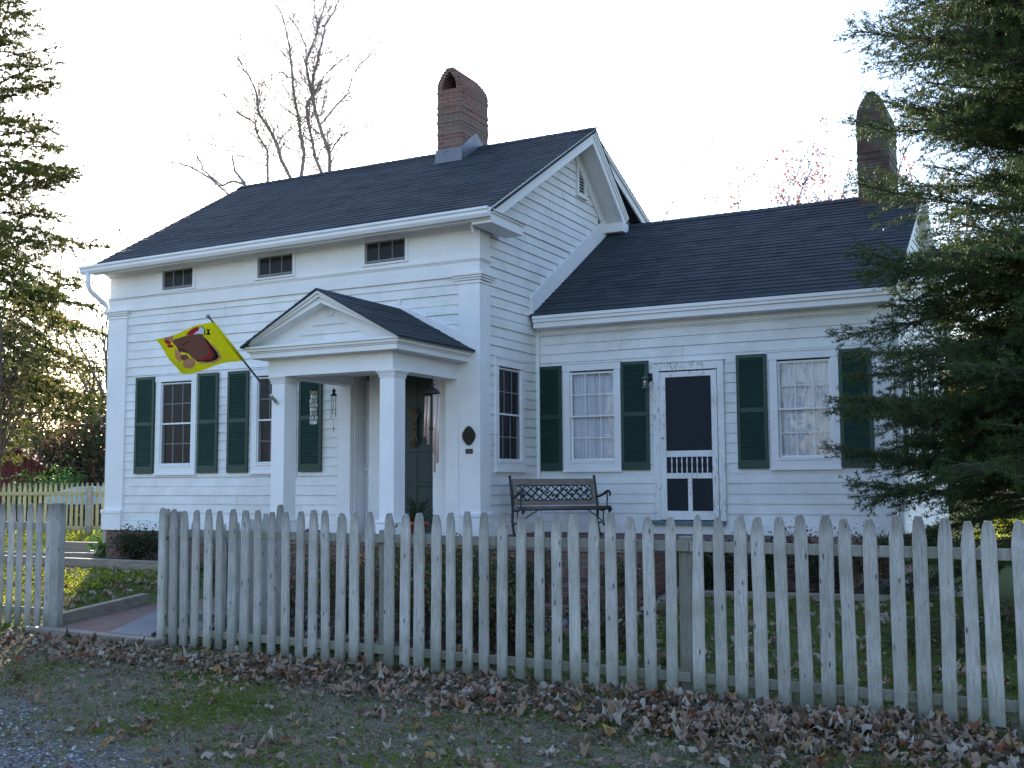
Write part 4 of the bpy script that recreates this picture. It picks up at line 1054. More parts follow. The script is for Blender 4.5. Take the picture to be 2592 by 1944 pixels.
for k in range(4):
    mb = MB(); y = .115+k*.10; zz = zf+.385+(.0 if k else -.005)
    if k == 0: mb.tube([(bx0+.015, y, zz), (bx1-.015, y, zz)], .028, 12)
    else: mb.box(bx0+.012, bx1-.012, y-.04, y+.04, zz-.012, zz+.012)
    mb.build('seat_slat', M['seatwood'], bench)
for z0, z1 in ((zf+.68, zf+.765), (zf+.415, zf+.475)):
    mb = MB(); mb.hexa([backpt(bx0+.02, z0, -.015), backpt(bx1-.02, z0, -.015), backpt(bx1-.02, z0, .012), backpt(bx0+.02, z0, .012), backpt(bx0+.02, z1, -.015), backpt(bx1-.02, z1, -.015), backpt(bx1-.02, z1, .012), backpt(bx0+.02, z1, .012)])
    mb.build('back_rail', M['benchwood'], bench, bevel=.003)
for a in (bx0+.02, bx1-.075):
    mb = MB(); z0, z1 = zf+.477, zf+.678; mb.hexa([backpt(a, z0, -.015), backpt(a+.055, z0, -.015), backpt(a+.055, z0, .012), backpt(a, z0, .012), backpt(a, z1, -.015), backpt(a+.055, z1, -.015), backpt(a+.055, z1, .012), backpt(a, z1, .012)])
    mb.build('back_stile', M['benchwood'], bench)
mb = MB(); z0, z1 = zf+.475, zf+.68; xa, xb = bx0+.07, bx1-.07; H = z1-z0; stp = .118
x = xa-H
while x < xb:
    for sg in (1, -1):
        p0, p1 = (x, z0), (x+H*1.15, z1)
        if sg < 0: p0, p1 = (x, z1), (x+H*1.15, z0)
        def cl(p, q):
            (a0, b0), (a1, b1) = p, q
            if a1 <= xa or a0 >= xb: return None
            def at(xx): return b0+(b1-b0)*(xx-a0)/(a1-a0)
            P = p if a0 >= xa else (xa, at(xa)); Q = q if a1 <= xb else (xb, at(xb)); return P, Q
        r_ = cl(p0, p1)
        if r_: mb.tube([backpt(*r_[0]), backpt(*r_[1])], .0095, 5)
    x += stp
mb.tube([backpt(xa, z0+.005), backpt(xb, z0+.005)], .007, 5); mb.tube([backpt(xa, z1-.005), backpt(xb, z1-.005)], .007, 5)
r2 = random.Random(4)
for k in range(14):   # cast leaves and roses
    cx, cz = xa+.04+(xb-xa-.08)*(k+.5)/14, r2.uniform(z0+.04, z1-.04); n = 7; R0 = r2.uniform(.020, .032)
    mb.extr([backpt(cx+R0*(1 if i % 2 else .6)*math.cos(i*math.pi/n+k), cz+R0*(1 if i % 2 else .6)*math.sin(i*math.pi/n+k), -.014) for i in range(2*n)], (0, .012, 0))
pv = [backpt(xa+(xb-xa)*i/30, (z0+z1)/2+.05*math.sin(i*.9), -.012) for i in range(31)]; mb.tube(pv, .005, 5)
mb.build('lattice', M['iron'], bench)
mb = MB(); mb.tube([(bx0+.02, .3, zf+.2), (bx0+.28, .25, zf+.37)], .008, 5); mb.build('brace', M['iron'], bench)
mb = MB(); mb.tube([(bx1-.02, .3, zf+.2), (bx1-.28, .25, zf+.37)], .008, 5); mb.build('brace', M['iron'], bench)

bench.location = (.83, .73, .712); bench.rotation_euler = (0, 0, R(47))
# plaques ----------------------------------------------------------
mb = MB(); cxp, czp = -.166, 2.052
pts = []
for i in range(40):
    t = 2*math.pi*i/40; r_ = 1+.06*math.cos(4*t)
    pts.append((cxp+.098*r_*math.cos(t)*(.95), -.022, czp+.122*r_*math.sin(t)))
mb.extr(pts, (0, .02, 0))
pl = mb.build('wall_plaque', M['bronze'], None, org=Vector((cxp, 0, czp))); tagit(pl, 'dark oval bronze plaque on the white corner pilaster of the house', 'plaque')
mb = MB(); mb.tube([(cxp+.07*math.cos(t/24*6.2832), -.026, czp+.088*math.sin(t/24*6.2832)) for t in range(25)], .006, 6, cap=False); mb.tube([(cxp+.04*math.cos(t/20*6.2832), -.026, czp+.05*math.sin(t/20*6.2832)) for t in range(21)], .005, 6, cap=False)
mb.extr([(cxp+.022*(1 if i % 2 else .45)*math.cos(i*math.pi/5), -.034, czp+.03*(1 if i % 2 else .45)*math.sin(i*math.pi/5)) for i in range(10)], (0, .012, 0))
mb.build('relief', M['bronze'], pl)
mb = MB(); mb.box(-.218, -.110, -.012, -.001, 1.815, 1.878)
p2 = mb.build('wall_plaque', M['bronze'], None, org=Vector((-.164, 0, 1.85)), bevel=.002); tagit(p2, 'small dark rectangular nameplate just below the oval bronze plaque', 'plaque')
mb = MB()
for z in (1.862, 1.848, 1.834): mb.box(-.205, -.125, -.0135, -.011, z-.003, z+.003)
mb.build('raised_text_lines', simple('worn_bronze_relief', (.16, .12, .10), .4, .2, 30, metal=.5), p2)

# wall lantern --------------------------------------------------------
lan = thing('wall_lantern', (1.755, 1.74, 2.80), 'small verdigris onion lantern on the wall beside the screen door', 'wall lamp')
lx, ly = 1.725, 1.60
mb = MB(); mb.lathe((lx, ly, 2.80), [(.0, .095), (.012, .09), (.03, .07), (.055, .055), (.06, .045), (.055, .043)], 16); mb.lathe((lx, ly, 2.80), [(.0, .13), (.012, .12), (.008, .1), (.0, .095)], 10)
mb.lathe((lx, ly, 2.80), [(.04, -.05), (.05, -.06), (.045, -.09), (.0, -.095)], 16)
mb.tube([(lx, ly, 2.925), (lx, ly-.01, 2.97), (lx+.01, ly+.04, 2.98), (lx+.02, 1.77, 2.90)], .007, 6)
mb.build('lantern_frame', simple('verdigris_metal', (.09, .16, .15), .5, .2, 12), lan)
mb = MB(); mb.tube([(lx+.045*math.cos(t/16*6.2832), ly+.045*math.sin(t/16*6.2832)*0-.048, 2.79) for t in range(2)], .003, 5)
for t in range(6):
    a = t*math.pi/3; mb.tube([(lx+r_*math.cos(a), ly+r_*math.sin(a), 2.8+z) for r_, z in ((.05, .045), (.062, .02), (.062, -.015), (.046, -.055))], .0035, 5)
mb.build('cage', M['iron'], lan)
mb = MB(); mb.lathe((lx, ly, 2.80), [(.035, .045), (.054, .02), (.055, -.015), (.038, -.05)], 16); mb.build('glass_globe', M['glass'], lan)
mb = MB(); mb.lathe((lx, ly, 2.785), [(.012, -.03), (.014, 0), (.022, .02), (.02, .04), (0, .05)], 10); mb.build('bulb', simple('frosted_bulb', (.75, .7, .55), .4, .02), lan)
mb = MB(); mb.lathe((0, 0, 0), [(0, 0), (.055, 0), (.055, .012), (0, .014)], 16)
bk = MB(); bk.f = mb.f; bk.m = mb.m; bk.sm = mb.sm; bk.v = [(lx+.02+p[0], 1.77-p[2], 2.885+p[1]) for p in mb.v]; bk.build('back_plate', M['bronze'], lan)

# wind chimes ---------------------------------------------------------
ch = thing('wind_chime', (-.37, -.596, 2.79), 'large copper tube wind chime hanging from the right side beam of the porch', 'wind chime', 'wind chimes hanging in the porch')
cx, cyy = -.37, -.60
mb = MB(); mb.lathe((cx, cyy, 2.60), [(.098, -.02), (.1, -.01), (.088, .015), (.06, .04), (.03, .055), (.018, .07), (.026, .085), (.026, .1), (.012, .115), (.0, .12)], 20); mb.tube([(cx+.015*math.sin(t/10*6.28), cyy, 2.745+.022*math.cos(t/10*6.28)) for t in range(11)], .003, 5)
mb.tube([(cx, cyy, 2.765), (cx, cyy, 2.81)], .003, 5); mb.build('hood', M['iron'], ch)
for k, L in enumerate((.86, .98, .62, .52, .56, .74)):
    a = k*math.pi/3+.5; x, y = cx+.082*math.cos(a), cyy+.082*math.sin(a)
    mb = MB(); mb.tube([(x, y, 2.545), (x-.02, y, 2.545-L)], .0155, 8); mb.build('tube', M['brass'], ch)
    mb = MB(); mb.tube([(x, y, 2.595), (x, y, 2.545)], .0015, 4); mb.build('cord', M['iron'], ch)
mb = MB(); mb.lathe((cx-.01, cyy, 2.13), [(0, -.01), (.045, -.01), (.045, .01), (0, .01)], 14); mb.tube([(cx, cyy, 2.6), (cx-.01, cyy, 1.56)], .0015, 4); mb.build('striker', M['iron'], ch)
mb = MB(); mb.extr([(cx-.012, cyy, 1.56), (cx-.022, cyy, 1.52), (cx-.014, cyy, 1.43), (cx-.006, cyy, 1.42), (cx+.004, cyy, 1.5)], (0, .006, 0)); mb.build('sail', M['iron'], ch)

ch = thing('wind_chime', (-2.14, -.33, 2.81), 'small grey metal wind chime hanging in front of the white boards inside the porch', 'wind chime', 'wind chimes hanging in the porch')
cx, cyy = -2.14, -.33
mb = MB(); mb.lathe((cx, cyy, 2.70), [(.045, -.055), (.05, -.048), (.03, -.03), (.018, -.015), (.024, .0), (.026, .015), (.018, .035), (0, .045)], 14); mb.tube([(cx, cyy, 2.74), (cx, cyy, 2.81)], .002, 4); mb.build('hood', M['iron'], ch)
for k, L in enumerate((.20, .25, .17, .28, .22)):
    a = k*1.2566; x, y = cx+.034*math.cos(a), cyy+.034*math.sin(a)
    mb = MB(); mb.tube([(x, y, 2.645), (x, y, 2.60-L)], .0055, 6); mb.build('tube', M['steel'], ch)
mb = MB(); mb.tube([(cx, cyy, 2.65), (cx, cyy, 2.2)], .0012, 4); mb.extr([(cx-.008, cyy, 2.2), (cx, cyy, 2.12), (cx+.008, cyy, 2.2), (cx, cyy, 2.22)], (0, .004, 0)); mb.build('sail', M['poledark'], ch)

ch = thing('wind_chime', (-2.14, -.78, 2.81), 'pale shell wind chime hanging in front of the green shutter behind the porch', 'wind chime', 'wind chimes hanging in the porch')
cx, cyy = -2.14, -.78; r3 = random.Random(6)
mb = MB(); mb.lathe((cx, cyy, 2.68), [(.05, -.005), (.05, .004), (0, .008)], 12); mb.tube([(cx, cyy, 2.68), (cx, cyy, 2.81)], .0015, 4); mb.build('ring', M['terracotta'], ch)
shellm = simple('capiz_shell', (.62, .63, .60), .35, .1, 20)
for k in range(7):
    a = k*.9; x, y = cx+.04*math.cos(a), cyy+.04*math.sin(a); mb = MB(); z = 2.66
    for i in range(8):
        mb.obox((x+r3.uniform(-.008, .008), y, z), (math.cos(k+i), math.sin(k+i), 0), (-math.sin(k+i), math.cos(k+i), .1), (0, .1, 1), .014, .0012, .024); z -= .058
    mb.build('shell_strand', shellm, ch)

# swag on the door ----------------------------------------------------
sw = thing('door_swag', (-1.2, .29, 2.2), 'dried brown corn swag hanging on the dark green front door', 'door swag')
mb = MB(); r3 = random.Random(8)
for k in range(26):
    a = r3.uniform(-1, 1); up_ = 1 if k % 2 else -1
    mb.tube([(-1.2, .29, 2.2), (-1.2+.03*a, .27, 2.2+up_*.12), (-1.2+.07*a, .275+.02*a, 2.2+up_*r3.uniform(.2, .30))], [.012, .012, .004], 5)
mb.build('husks', M['twine'], sw)
mb = MB(); mb.lathe((-1.2, .275, 2.2), [(0, -.035), (.035, -.02), (.04, 0), (.035, .02), (0, .035)], 12); mb.build('bow', M['twine'], sw)

# potted plant, pumpkin, pots ---------------------------------------------
def leaf_cluster(rng, n, center, rad, size, jitter=1.0, up=.0, elong=2.2):
    """elongated diamond leaves"""
    V = []; F = []
    for i in range(n):
        d = Vector((rng.gauss(0, 1), rng.gauss(0, 1), rng.gauss(0, 1)+up)).normalized()
        p = Vector(center)+Vector((rng.gauss(0, .5)*rad[0], rng.gauss(0, .5)*rad[1], rng.gauss(0, .5)*rad[2]))
        s_ = size*rng.uniform(.6, 1.4); a = d.cross(Vector((rng.uniform(-1, 1), rng.uniform(-1, 1), rng.uniform(-1, 1)))).normalized()*s_/elong/2
        b = len(V); V += [p, p+d*s_*.5+a, p+d*s_, p+d*s_*.5-a]; F.append((b, b+1, b+2, b+3))
    return V, F
pp = thing('potted_plant', (-.52, -.72, .712), 'feathery evergreen in a terracotta pot on the porch beside the front column', 'potted plant')
mb = MB(); mb.lathe((-.52, -.72, .712), [(0, 0), (.09, 0), (.125, .19), (.14, .19), (.14, .23), (.12, .23), (.115, .20), (0, .20)], 24); mb.build('pot', M['terracotta'], pp)
rng = random.Random(15); V = []; F = []; st = MB()
for k in range(34):
    a = rng.uniform(0, 6.28); el = rng.uniform(.1, 1.35); L = rng.uniform(.2, .36)*(1 if k else 1.5)
    if k == 0: el = 1.5
    p0 = Vector((-.52, -.72, .92)); d = Vector((math.cos(a)*math.cos(el), math.sin(a)*math.cos(el), math.sin(el)))
    pts = [p0+d*L*t+Vector((0, 0, .10*t-.16*t*t*math.cos(el))) for t in (0, .35, .7, 1)]
    st.tube(pts, [.004, .003, .002, .001], 4)
    for i in range(60):
        t = .15+.85*i/60; j = min(2, int(t*3)); q = pts[j].lerp(pts[j+1], t*3-j); dd = (pts[j+1]-pts[j]).normalized()
        s_ = Vector((rng.gauss(0, 1), rng.gauss(0, 1), rng.gauss(0, 1))); s_ = (s_-dd*s_.dot(dd)).normalized(); e_ = (s_*.8+dd*.6).normalized()*.045; w_ = e_.cross(dd).normalized()*.004
        b = len(V); V += [q-w_, q+w_, q+e_]; F.append((b, b+1, b+2))
st.build('stem', M['barkbrown'], pp); arr_mesh('foliage', V, F, M['needleR'], parent=pp)
def pumpkin(loc, r, label):
    mb = MB(); prof = [(0, .0)]
    for i in range(1, 12):
        t = math.pi*i/12; prof.append((r*math.sin(t)**.8, r*.85*(1-math.cos(t))))
    prof.append((.01, r*1.64)); base = len(mb.v); n = 40
    for q, z in prof:
        for k in range(n):
            t = 2*math.pi*k/n; rr_ = q*(1-.10*abs(math.cos(t*5))**6); mb.v.append((loc[0]+rr_*math.cos(t), loc[1]+rr_*math.sin(t), loc[2]+z))
    for i in range(len(prof)-1):
        for k in range(n): k2 = (k+1) % n; mb.f.append((i*n+k, i*n+k2, (i+1)*n+k2, (i+1)*n+k)); mb.m.append(0); mb.sm.append(True)
    o = thing('pumpkin', loc, label, 'pumpkin'); mb.build('shell', M['pumpkin'], o)
    s2 = MB(); s2.tube([(loc[0], loc[1], loc[2]+r*1.55), (loc[0]+.01, loc[1], loc[2]+r*1.8), (loc[0]+.03, loc[1], loc[2]+r*1.95)], [.018, .011, .012], 7); s2.build('stem', M['stem'], o)
pumpkin((-.30, -2.25, .455), .105, 'orange pumpkin on the brick pier beside the porch steps, seen between pickets')
o = thing('flower_pot', (-.22, -2.62, .02), 'small terracotta pot at the foot of the brick pier below the pumpkin', 'pot')
mb = MB(); mb.lathe((-.22, -2.62, .02), [(0, 0), (.07, 0), (.1, .16), (.115, .16), (.115, .2), (.095, .2), (.09, .17), (0, .17)], 20); mb.build('pot', M['terracotta'], o)
mb = MB(); r3 = random.Random(3)
bs = [(-1.83, -1.32, .712, .10), ]
mb.lathe((-1.86, -1.15, .712), [(0, 0), (.11, .0), (.13, .05), (.10, .11), (.04, .14), (0, .14)], 14, 1.3, .8)
o = mb.build('boulder', simple('dark_stone', (.08, .08, .09), .85, .2, 9, bmp=.6), None, org=Vector((-1.86, -1.15, .712))); tagit(o, 'dark rounded stone on the porch floor behind the left column', 'stone')

# flag ------------------------------------------------------------------
flag = thing('flag', (-2.12, -1.56, 2.476), 'yellow banner flag with a turkey picture on a slanted pole fixed to the porch column', 'flag')
PB = Vector((-2.118, -1.575, 2.476)); PT = Vector((-2.25, -2.72, 3.49))
# keep the tip on its line of sight
r_ = ray(523, 795); t_ = (PT.x-.1-CAM.x)/r_.x; PT = CAM+r_*t_
mb = MB(); mb.tube([PB.lerp(PT, .03), PB.lerp(PT, .96)], .0125, 10); mb.build('pole', M['poledark'], flag)
mb = MB(); dd = (PT-PB).normalized()
mb.tube([PB.lerp(PT, q) for q in (.955, .96, .968, .976, .99, 1.0)], [.014, .02, .016, .026, .028, .012], 10); mb.build('finial', M['steel'], flag)
mb = MB(); mb.tube([PB.lerp(PT, q) for q in (0, .02, .06, .10)], [.022, .024, .02, .018], 10); mb.build('socket', M['steel'], flag)
mb = MB(); lat = MB(); lat.lathe((0, 0, 0), [(0, 0), (.034, 0), (.034, .012), (0, .012)], 16); mb.f = lat.f; mb.m = lat.m; mb.sm = lat.sm; mb.v = [(PB.x+p[0], -1.546-p[2], PB.z+p[1]) for p in lat.v]; mb.build('bracket', M['gutter'], flag)
def fz(x, y): return (390+x/8.193, 780+y/8.193)
def on_pole(u, v):
    # closest pole point to the sight line
    r_ = ray(u, v); best = min((i/400 for i in range(401)), key=lambda q: ((PB.lerp(PT, q)-CAM).cross(r_)).length/ (PB.lerp(PT, q)-CAM).length)
    return PB.lerp(PT, best)
UL, LR = on_pole(*fz(1215, 290)), on_pole(*fz(1830, 1100))
def onY(u, v, y):
    r_ = ray(u, v); return CAM+r_*((y-CAM.y)/r_.y)
FT, FB = onY(*fz(45, 620), UL.y-.10), onY(*fz(560, 1355), LR.y-.02)
img = [(1215, 290), (1830, 1100), (560, 1355), (45, 620)]
polys = [
 ('flag_tan', [(1060, 640), (1150, 740), (1230, 810), (1300, 880), (1350, 960), (1395, 1060), (1310, 1130), (1230, 1162), (1130, 1150), (1030, 1130), (940, 1100), (860, 1060), (900, 900), (1050, 700)]),
 ('flag_black', [(1055, 650), (1140, 760), (1215, 850), (1290, 930), (1340, 1040), (1290, 1095), (1200, 1115), (1100, 1115), (1000, 1095), (890, 1062), (850, 1000), (1000, 700)]),
 ('flag_darkbrown', [(1055, 680), (1120, 780), (1190, 880), (1250, 970), (1258, 1040), (1190, 1085), (1090, 1092), (990, 1075), (880, 1042), (900, 900)]),
 ('flag_red', [(1045, 690), (1110, 800), (1155, 900), (1200, 985), (1180, 1045), (1080, 1072), (940, 1050), (930, 900)]),
 ('flag_brown', [(560, 910), (680, 915), (740, 985), (690, 1025), (600, 1022), (560, 990)]),
 ('flag_brown', [(365, 640), (430, 605), (560, 575), (650, 558), (820, 553), (1000, 565), (1040, 620), (1060, 720), (1100, 830), (1130, 920), (1120, 985), (1060, 1025), (950, 1042), (850, 1030), (770, 970), (700, 900), (600, 870), (510, 850), (460, 760), (400, 700)]),
 ('flag_darkbrown', [(470, 780), (600, 800), (700, 860), (600, 868), (510, 850)]), ('flag_darkbrown', [(540, 740), (700, 670), (720, 690), (560, 765)]),
 ('flag_tan', [(420, 790), (480, 830), (560, 870), (560, 980), (565, 1070), (535, 1062), (490, 1005), (450, 950)]),
 ('flag_orange', [(205, 560), (240, 525), (330, 520), (400, 545), (395, 600), (360, 655), (290, 660), (220, 625)]),
 ('flag_red', [(222, 625), (290, 620), (350, 670), (340, 710), (260, 705), (225, 670)]), ('flag_red', [(275, 725), (330, 705), (400, 740), (395, 775), (320, 788), (275, 765)]),
 ('flag_white', [(810, 555), (850, 510), (940, 460), (960, 412), (1010, 420), (1050, 480), (1050, 548), (1000, 560), (900, 556)]),
 ('flag_red', [(660, 550), (700, 500), (800, 440), (900, 418), (945, 415), (930, 490), (850, 530), (800, 556)]),
 ('flag_black', [(935, 402), (1005, 398), (1065, 475), (1062, 560), (1045, 610), (1035, 560), (1045, 480), (1000, 420)]),
 ('flag_black', [(1065, 435), (1120, 458), (1165, 440), (1140, 500), (1170, 578), (1078, 580), (1112, 500)])]
pk = [(735+128*math.cos(i*.35), 1095+108*math.sin(i*.35)) for i in range(18)]; polys.append(('flag_tan', pk))
for q in (-70, -25, 25, 70): polys.append(('flag_orange', [(735+(-110)*1, 1090+q), (735+0, 1080+q*1.1), (735+110, 1090+q), (735+110, 1100+q), (735, 1092+q*1.1), (735-110, 1100+q)]))
for i in range(9):
    a = 1030+i*33
    polys.append(('flag_black', [(940+i*46, 1128+14*math.sin(i)), (952+i*46, 1110), (958+i*46, 1128)]))
def inp(x, y, P):
    c = False; j = len(P)-1
    for i in range(len(P)):
        if (P[i][1] > y) != (P[j][1] > y) and x < (P[j][0]-P[i][0])*(y-P[i][1])/(P[j][1]-P[i][1])+P[i][0]: c = not c
        j = i
    return c
fmats = ['flag_yellow', 'flag_tan', 'flag_black', 'flag_darkbrown', 'flag_red', 'flag_brown', 'flag_orange', 'flag_white']
NU, NV = 150, 110; V = []; F = []; MI = []
fn = (FT-UL).cross(LR-UL).normalized()
for j in range(NV+1):
    for i in range(NU+1):
        a, b = i/NU, j/NV      # a: along the fly, b: along the pole
        p = (UL.lerp(FT, a)).lerp(LR.lerp(FB, a), b)
        p = p+fn*(.028*math.sin(a*7.5+b*1.5)*a+.012*math.sin(b*9+a*3)*a)
        p = p+Vector((0, 0, .03*math.sin(a*6.0+.4)*(1-b*.2)*min(1, a*3)))
        V.append(p)
for j in range(NV):
    for i in range(NU):
        F.append((j*(NU+1)+i, j*(NU+1)+i+1, (j+1)*(NU+1)+i+1, (j+1)*(NU+1)+i))
        a, b = (i+.5)/NU, (j+.5)/NV
        ax = img[0][0]*(1-a)*(1-b)+img[3][0]*a*(1-b)+img[2][0]*a*b+img[1][0]*(1-a)*b
        ay = img[0][1]*(1-a)*(1-b)+img[3][1]*a*(1-b)+img[2][1]*a*b+img[1][1]*(1-a)*b
        m_ = 0
        for nme, P in polys:
            if inp(ax, ay, P): m_ = fmats.index(nme)
        MI.append(m_)
arr_mesh('cloth', V, F, [M[q] for q in fmats], MI, parent=flag, smooth=True)
mb = MB(); mb.tube([UL, LR], .019, 10); mb.build('sleeve', M['flag_yellow'], flag)

# ================================================================== VEGETATION
def unit(a): return a/np.maximum(1e-9, np.linalg.norm(a, axis=-1, keepdims=True))
def needles(P, D, L, n, ln, wd, rs, spread=.9):
    """P,D (S,3) shoots with length L (S,), n needles each -> V,F"""
    S = len(P); t = rs.uniform(.0, 1.0, (S, n, 1)); d = D[:, None, :]
    rnd = rs.normal(size=(S, n, 3)); perp = rnd-(rnd*d).sum(-1, keepdims=True)*d; perp = unit(perp)
    base = P[:, None, :]+d*L[:, None, None]*t
    dirn = unit(perp*spread+d*rs.uniform(.3, .9, (S, n, 1))); l = ln*rs.uniform(.7, 1.3, (S, n, 1))
    w = unit(np.cross(dirn, rs.normal(size=(S, n, 3))))*wd*.5
    V = np.stack([base-w, base+w, base+dirn*l], axis=2).reshape(-1, 3)
    F = np.arange(len(V)).reshape(-1, 3); return V, F
def conifer(name, base, H, R0, h0, label, mat, seed, nb, nneedle, ln, wd, group=None, tilt=(0, 0), up=(-.15, .5), sub_gap=.16, shoot=.13, power=.8, keep=1.0, azr=None, trunk_r=.16, cat='tree', keepfn=None, bend=.25, dist=1.15):
    rs = np.random.RandomState(seed); rng = random.Random(seed)
    o = thing(name, tuple(base), label, cat, group); b = Vector(base)
    wood = MB(); wood.tube([b+Vector((0, 0, -.2)), b+Vector((.02, .02, H*.3)), b+Vector((-.03, .03, H*.65)), b+Vector((0, 0, H))], [trunk_r*1.15, trunk_r*.85, trunk_r*.45, .01], 9)
    SP = []; SD = []; SL = []
    for k in range(nb):
        f = (k+rng.uniform(0, .9))/nb; h = h0+(H-h0)*f**dist
        az = (k*2.39996+rng.uniform(-.3, .3))
        if azr: az = azr[0]+(azr[1]-azr[0])*((k*.618+rng.uniform(0, .1)) % 1)
        L = R0*(1-(h-h0)/(H-h0+.3))**power*rng.uniform(.62, 1.1)+.25
        e0 = up[0]+(up[1]-up[0])*f+rng.uniform(-.26, .26); bnd_ = bend*rng.uniform(.3, 1.6)
        p = b+Vector((0, 0, h)); n = 9; pts = [p]; el = e0
        for i in range(n):
            el = e0 - bnd_*math.sin(i/n*2.4)+.35*bnd_*(i/n)**2*2
            az2 = az+rng.uniform(-.10, .10)
            d = Vector((math.cos(az2)*math.cos(el), math.sin(az2)*math.cos(el), math.sin(el))); pts.append(pts[-1]+d*L/n)
        wood.tube(pts, [max(.004, .030*(L/3)*(1-i/(n+1))) for i in range(n+1)], 5, cap=False)
        m = int(L/sub_gap)*2
        for i in range(m):
            t = .12+.88*(i+rng.random())/m; x = t*n; j = min(n-1, int(x)); q = pts[j].lerp(pts[j+1], x-j); dd = (pts[j+1]-pts[j]).normalized()
            side = Vector((-dd.y, dd.x, 0)).normalized()*(1 if i % 2 else -1)
            sl_ = L*.42*(1-t)**.7*rng.uniform(.6, 1.2)+.12
            sd_ = (side*rng.uniform(.6, 1.0)+dd*rng.uniform(.6, 1.0)+Vector((0, 0, rng.uniform(-.30, .22)))).normalized()
            if keepfn and not keepfn(q): continue
            e_ = q+sd_*sl_+Vector((0, 0, -sl_*sl_*.10)); wood.tube([q, q.lerp(e_, .5)+Vector((0, 0, .02)), e_], [.006, .004, .002], 3, cap=False)
            ns = max(2, int(sl_/shoot*1.6))
            for u_ in range(ns):
                t2 = (u_+.5)/ns; qq = q.lerp(e_, t2); s3 = (sd_+Vector((rng.gauss(0, .55), rng.gauss(0, .55), rng.gauss(0, .35)))).normalized()
                SP.append(qq); SD.append(s3); SL.append(shoot*rng.uniform(.7, 1.3))
            SP.append(e_-sd_*.03); SD.append(sd_); SL.append(shoot)
        for i in range(int(L/.12)):
            t = .1+.9*i/(L/.12); x = t*n; j = min(n-1, int(x)); SP.append(pts[j].lerp(pts[j+1], x-j)); SD.append((pts[j+1]-pts[j]).normalized()); SL.append(.12)
    wood.build('trunk', M['barkbrown'], o, fixn=False)
    P, D, L = np.array(SP), np.array(SD), np.array(SL)
    if keep < 1: k_ = rs.random_sample(len(P)) < keep; P, D, L = P[k_], D[k_], L[k_]
    V, F = needles(P, D, L, nneedle, ln, wd, rs)
    arr_mesh('crown', V, F, mat, parent=o); return len(P)
n_ = conifer('conifer', (7.95, -.95, .15), 13.5, 2.95, .6, 'large dark green feathery conifer in front of the wing at the right edge', M['needleR'], 3, 470, 22, .038, .0082,
        up=(.02, .85), sub_gap=.10, shoot=.13, power=.36, dist=1.0, keepfn=lambda q: q.z > 1.5 or q.x < 6.6, trunk_r=.2, azr=(R(95), R(305)))
print('shoots right', n_)
q_ = atD(-45, 1225, 29)
n_ = conifer('conifer', (q_.x, q_.y, .25), 15.5, 3.5, 3.9, 'tall conifer with loose clumps at the left edge, in front of the red shed', M['needleL'], 9, 150, 22, .10, .032,
        up=(-.15, .75), sub_gap=.22, shoot=.26, power=.8, keep=.62, trunk_r=.2, bend=.45)
print('shoots left', n_)

def leaves_np(C, n_each, spread, size, rs, flat=.0, elong=1.5):
    """clusters C (K,3): n_each quads round each"""
    K = len(C); p = C[:, None, :]+rs.normal(size=(K, n_each, 3))*spread; d = unit(rs.normal(size=(K, n_each, 3))); s_ = size*rs.uniform(.6, 1.4, (K, n_each, 1))
    a = unit(np.cross(d, rs.normal(size=(K, n_each, 3))))*s_/elong*.5
    V = np.stack([p, p+d*s_*.5+a, p+d*s_, p+d*s_*.5-a], axis=2).reshape(-1, 3); return V, np.arange(len(V)).reshape(-1, 4)
def broad_tree(name, base, H, cr, ch, label, mats, seed, K=120, n_each=40, size=.12, spread=.28, trunk_r=.12, group=None, wood='barkbrown', low=.25, cat='tree', shell=.6, limbs=26):
    """cr crown radius, ch crown height (half), trunk + limbs to clump centres"""
    rs = np.random.RandomState(seed); o = thing(name, tuple(base), label, cat, group); b = Vector(base)
    cz = H-ch; d = unit(rs.normal(size=(K, 3))); r_ = rs.uniform(shell, 1, (K, 1))**.7*rs.uniform(.55, 1.1, (K, 1)); C = d*r_*np.array([cr, cr, ch])+np.array([b.x, b.y, b.z+cz])
    C = C[C[:, 2] > b.z+low]
    w = MB(); w.tube([b+Vector((0, 0, -.2)), b+Vector((.03, 0, cz*.5)), b+Vector((-.05, .03, H*.8))], [trunk_r, trunk_r*.8, trunk_r*.25], 8)
    for i in range(min(limbs, len(C))):
        c = Vector(C[i]); t = rs.uniform(.25, .75); s0 = b+Vector((0, 0, H*.8*t)); m_ = s0.lerp(c, .5)+Vector(rs.normal(size=3)*.12*cr); w.tube([s0, m_, c], [trunk_r*.35, trunk_r*.2, trunk_r*.06], 5, cap=False)
    w.build('trunk', M[wood], o, fixn=False)
    V, F = leaves_np(C, n_each, spread, size, rs); mi = None
    if isinstance(mats, list):
        mi = rs.randint(0, len(mats), len(C)); mi = np.repeat(mi, n_each)
        j = rs.random_sample(len(mi)) < .25; mi[j] = rs.randint(0, len(mats), j.sum())
    arr_mesh('crown', V, F, mats, mi, parent=o); return o

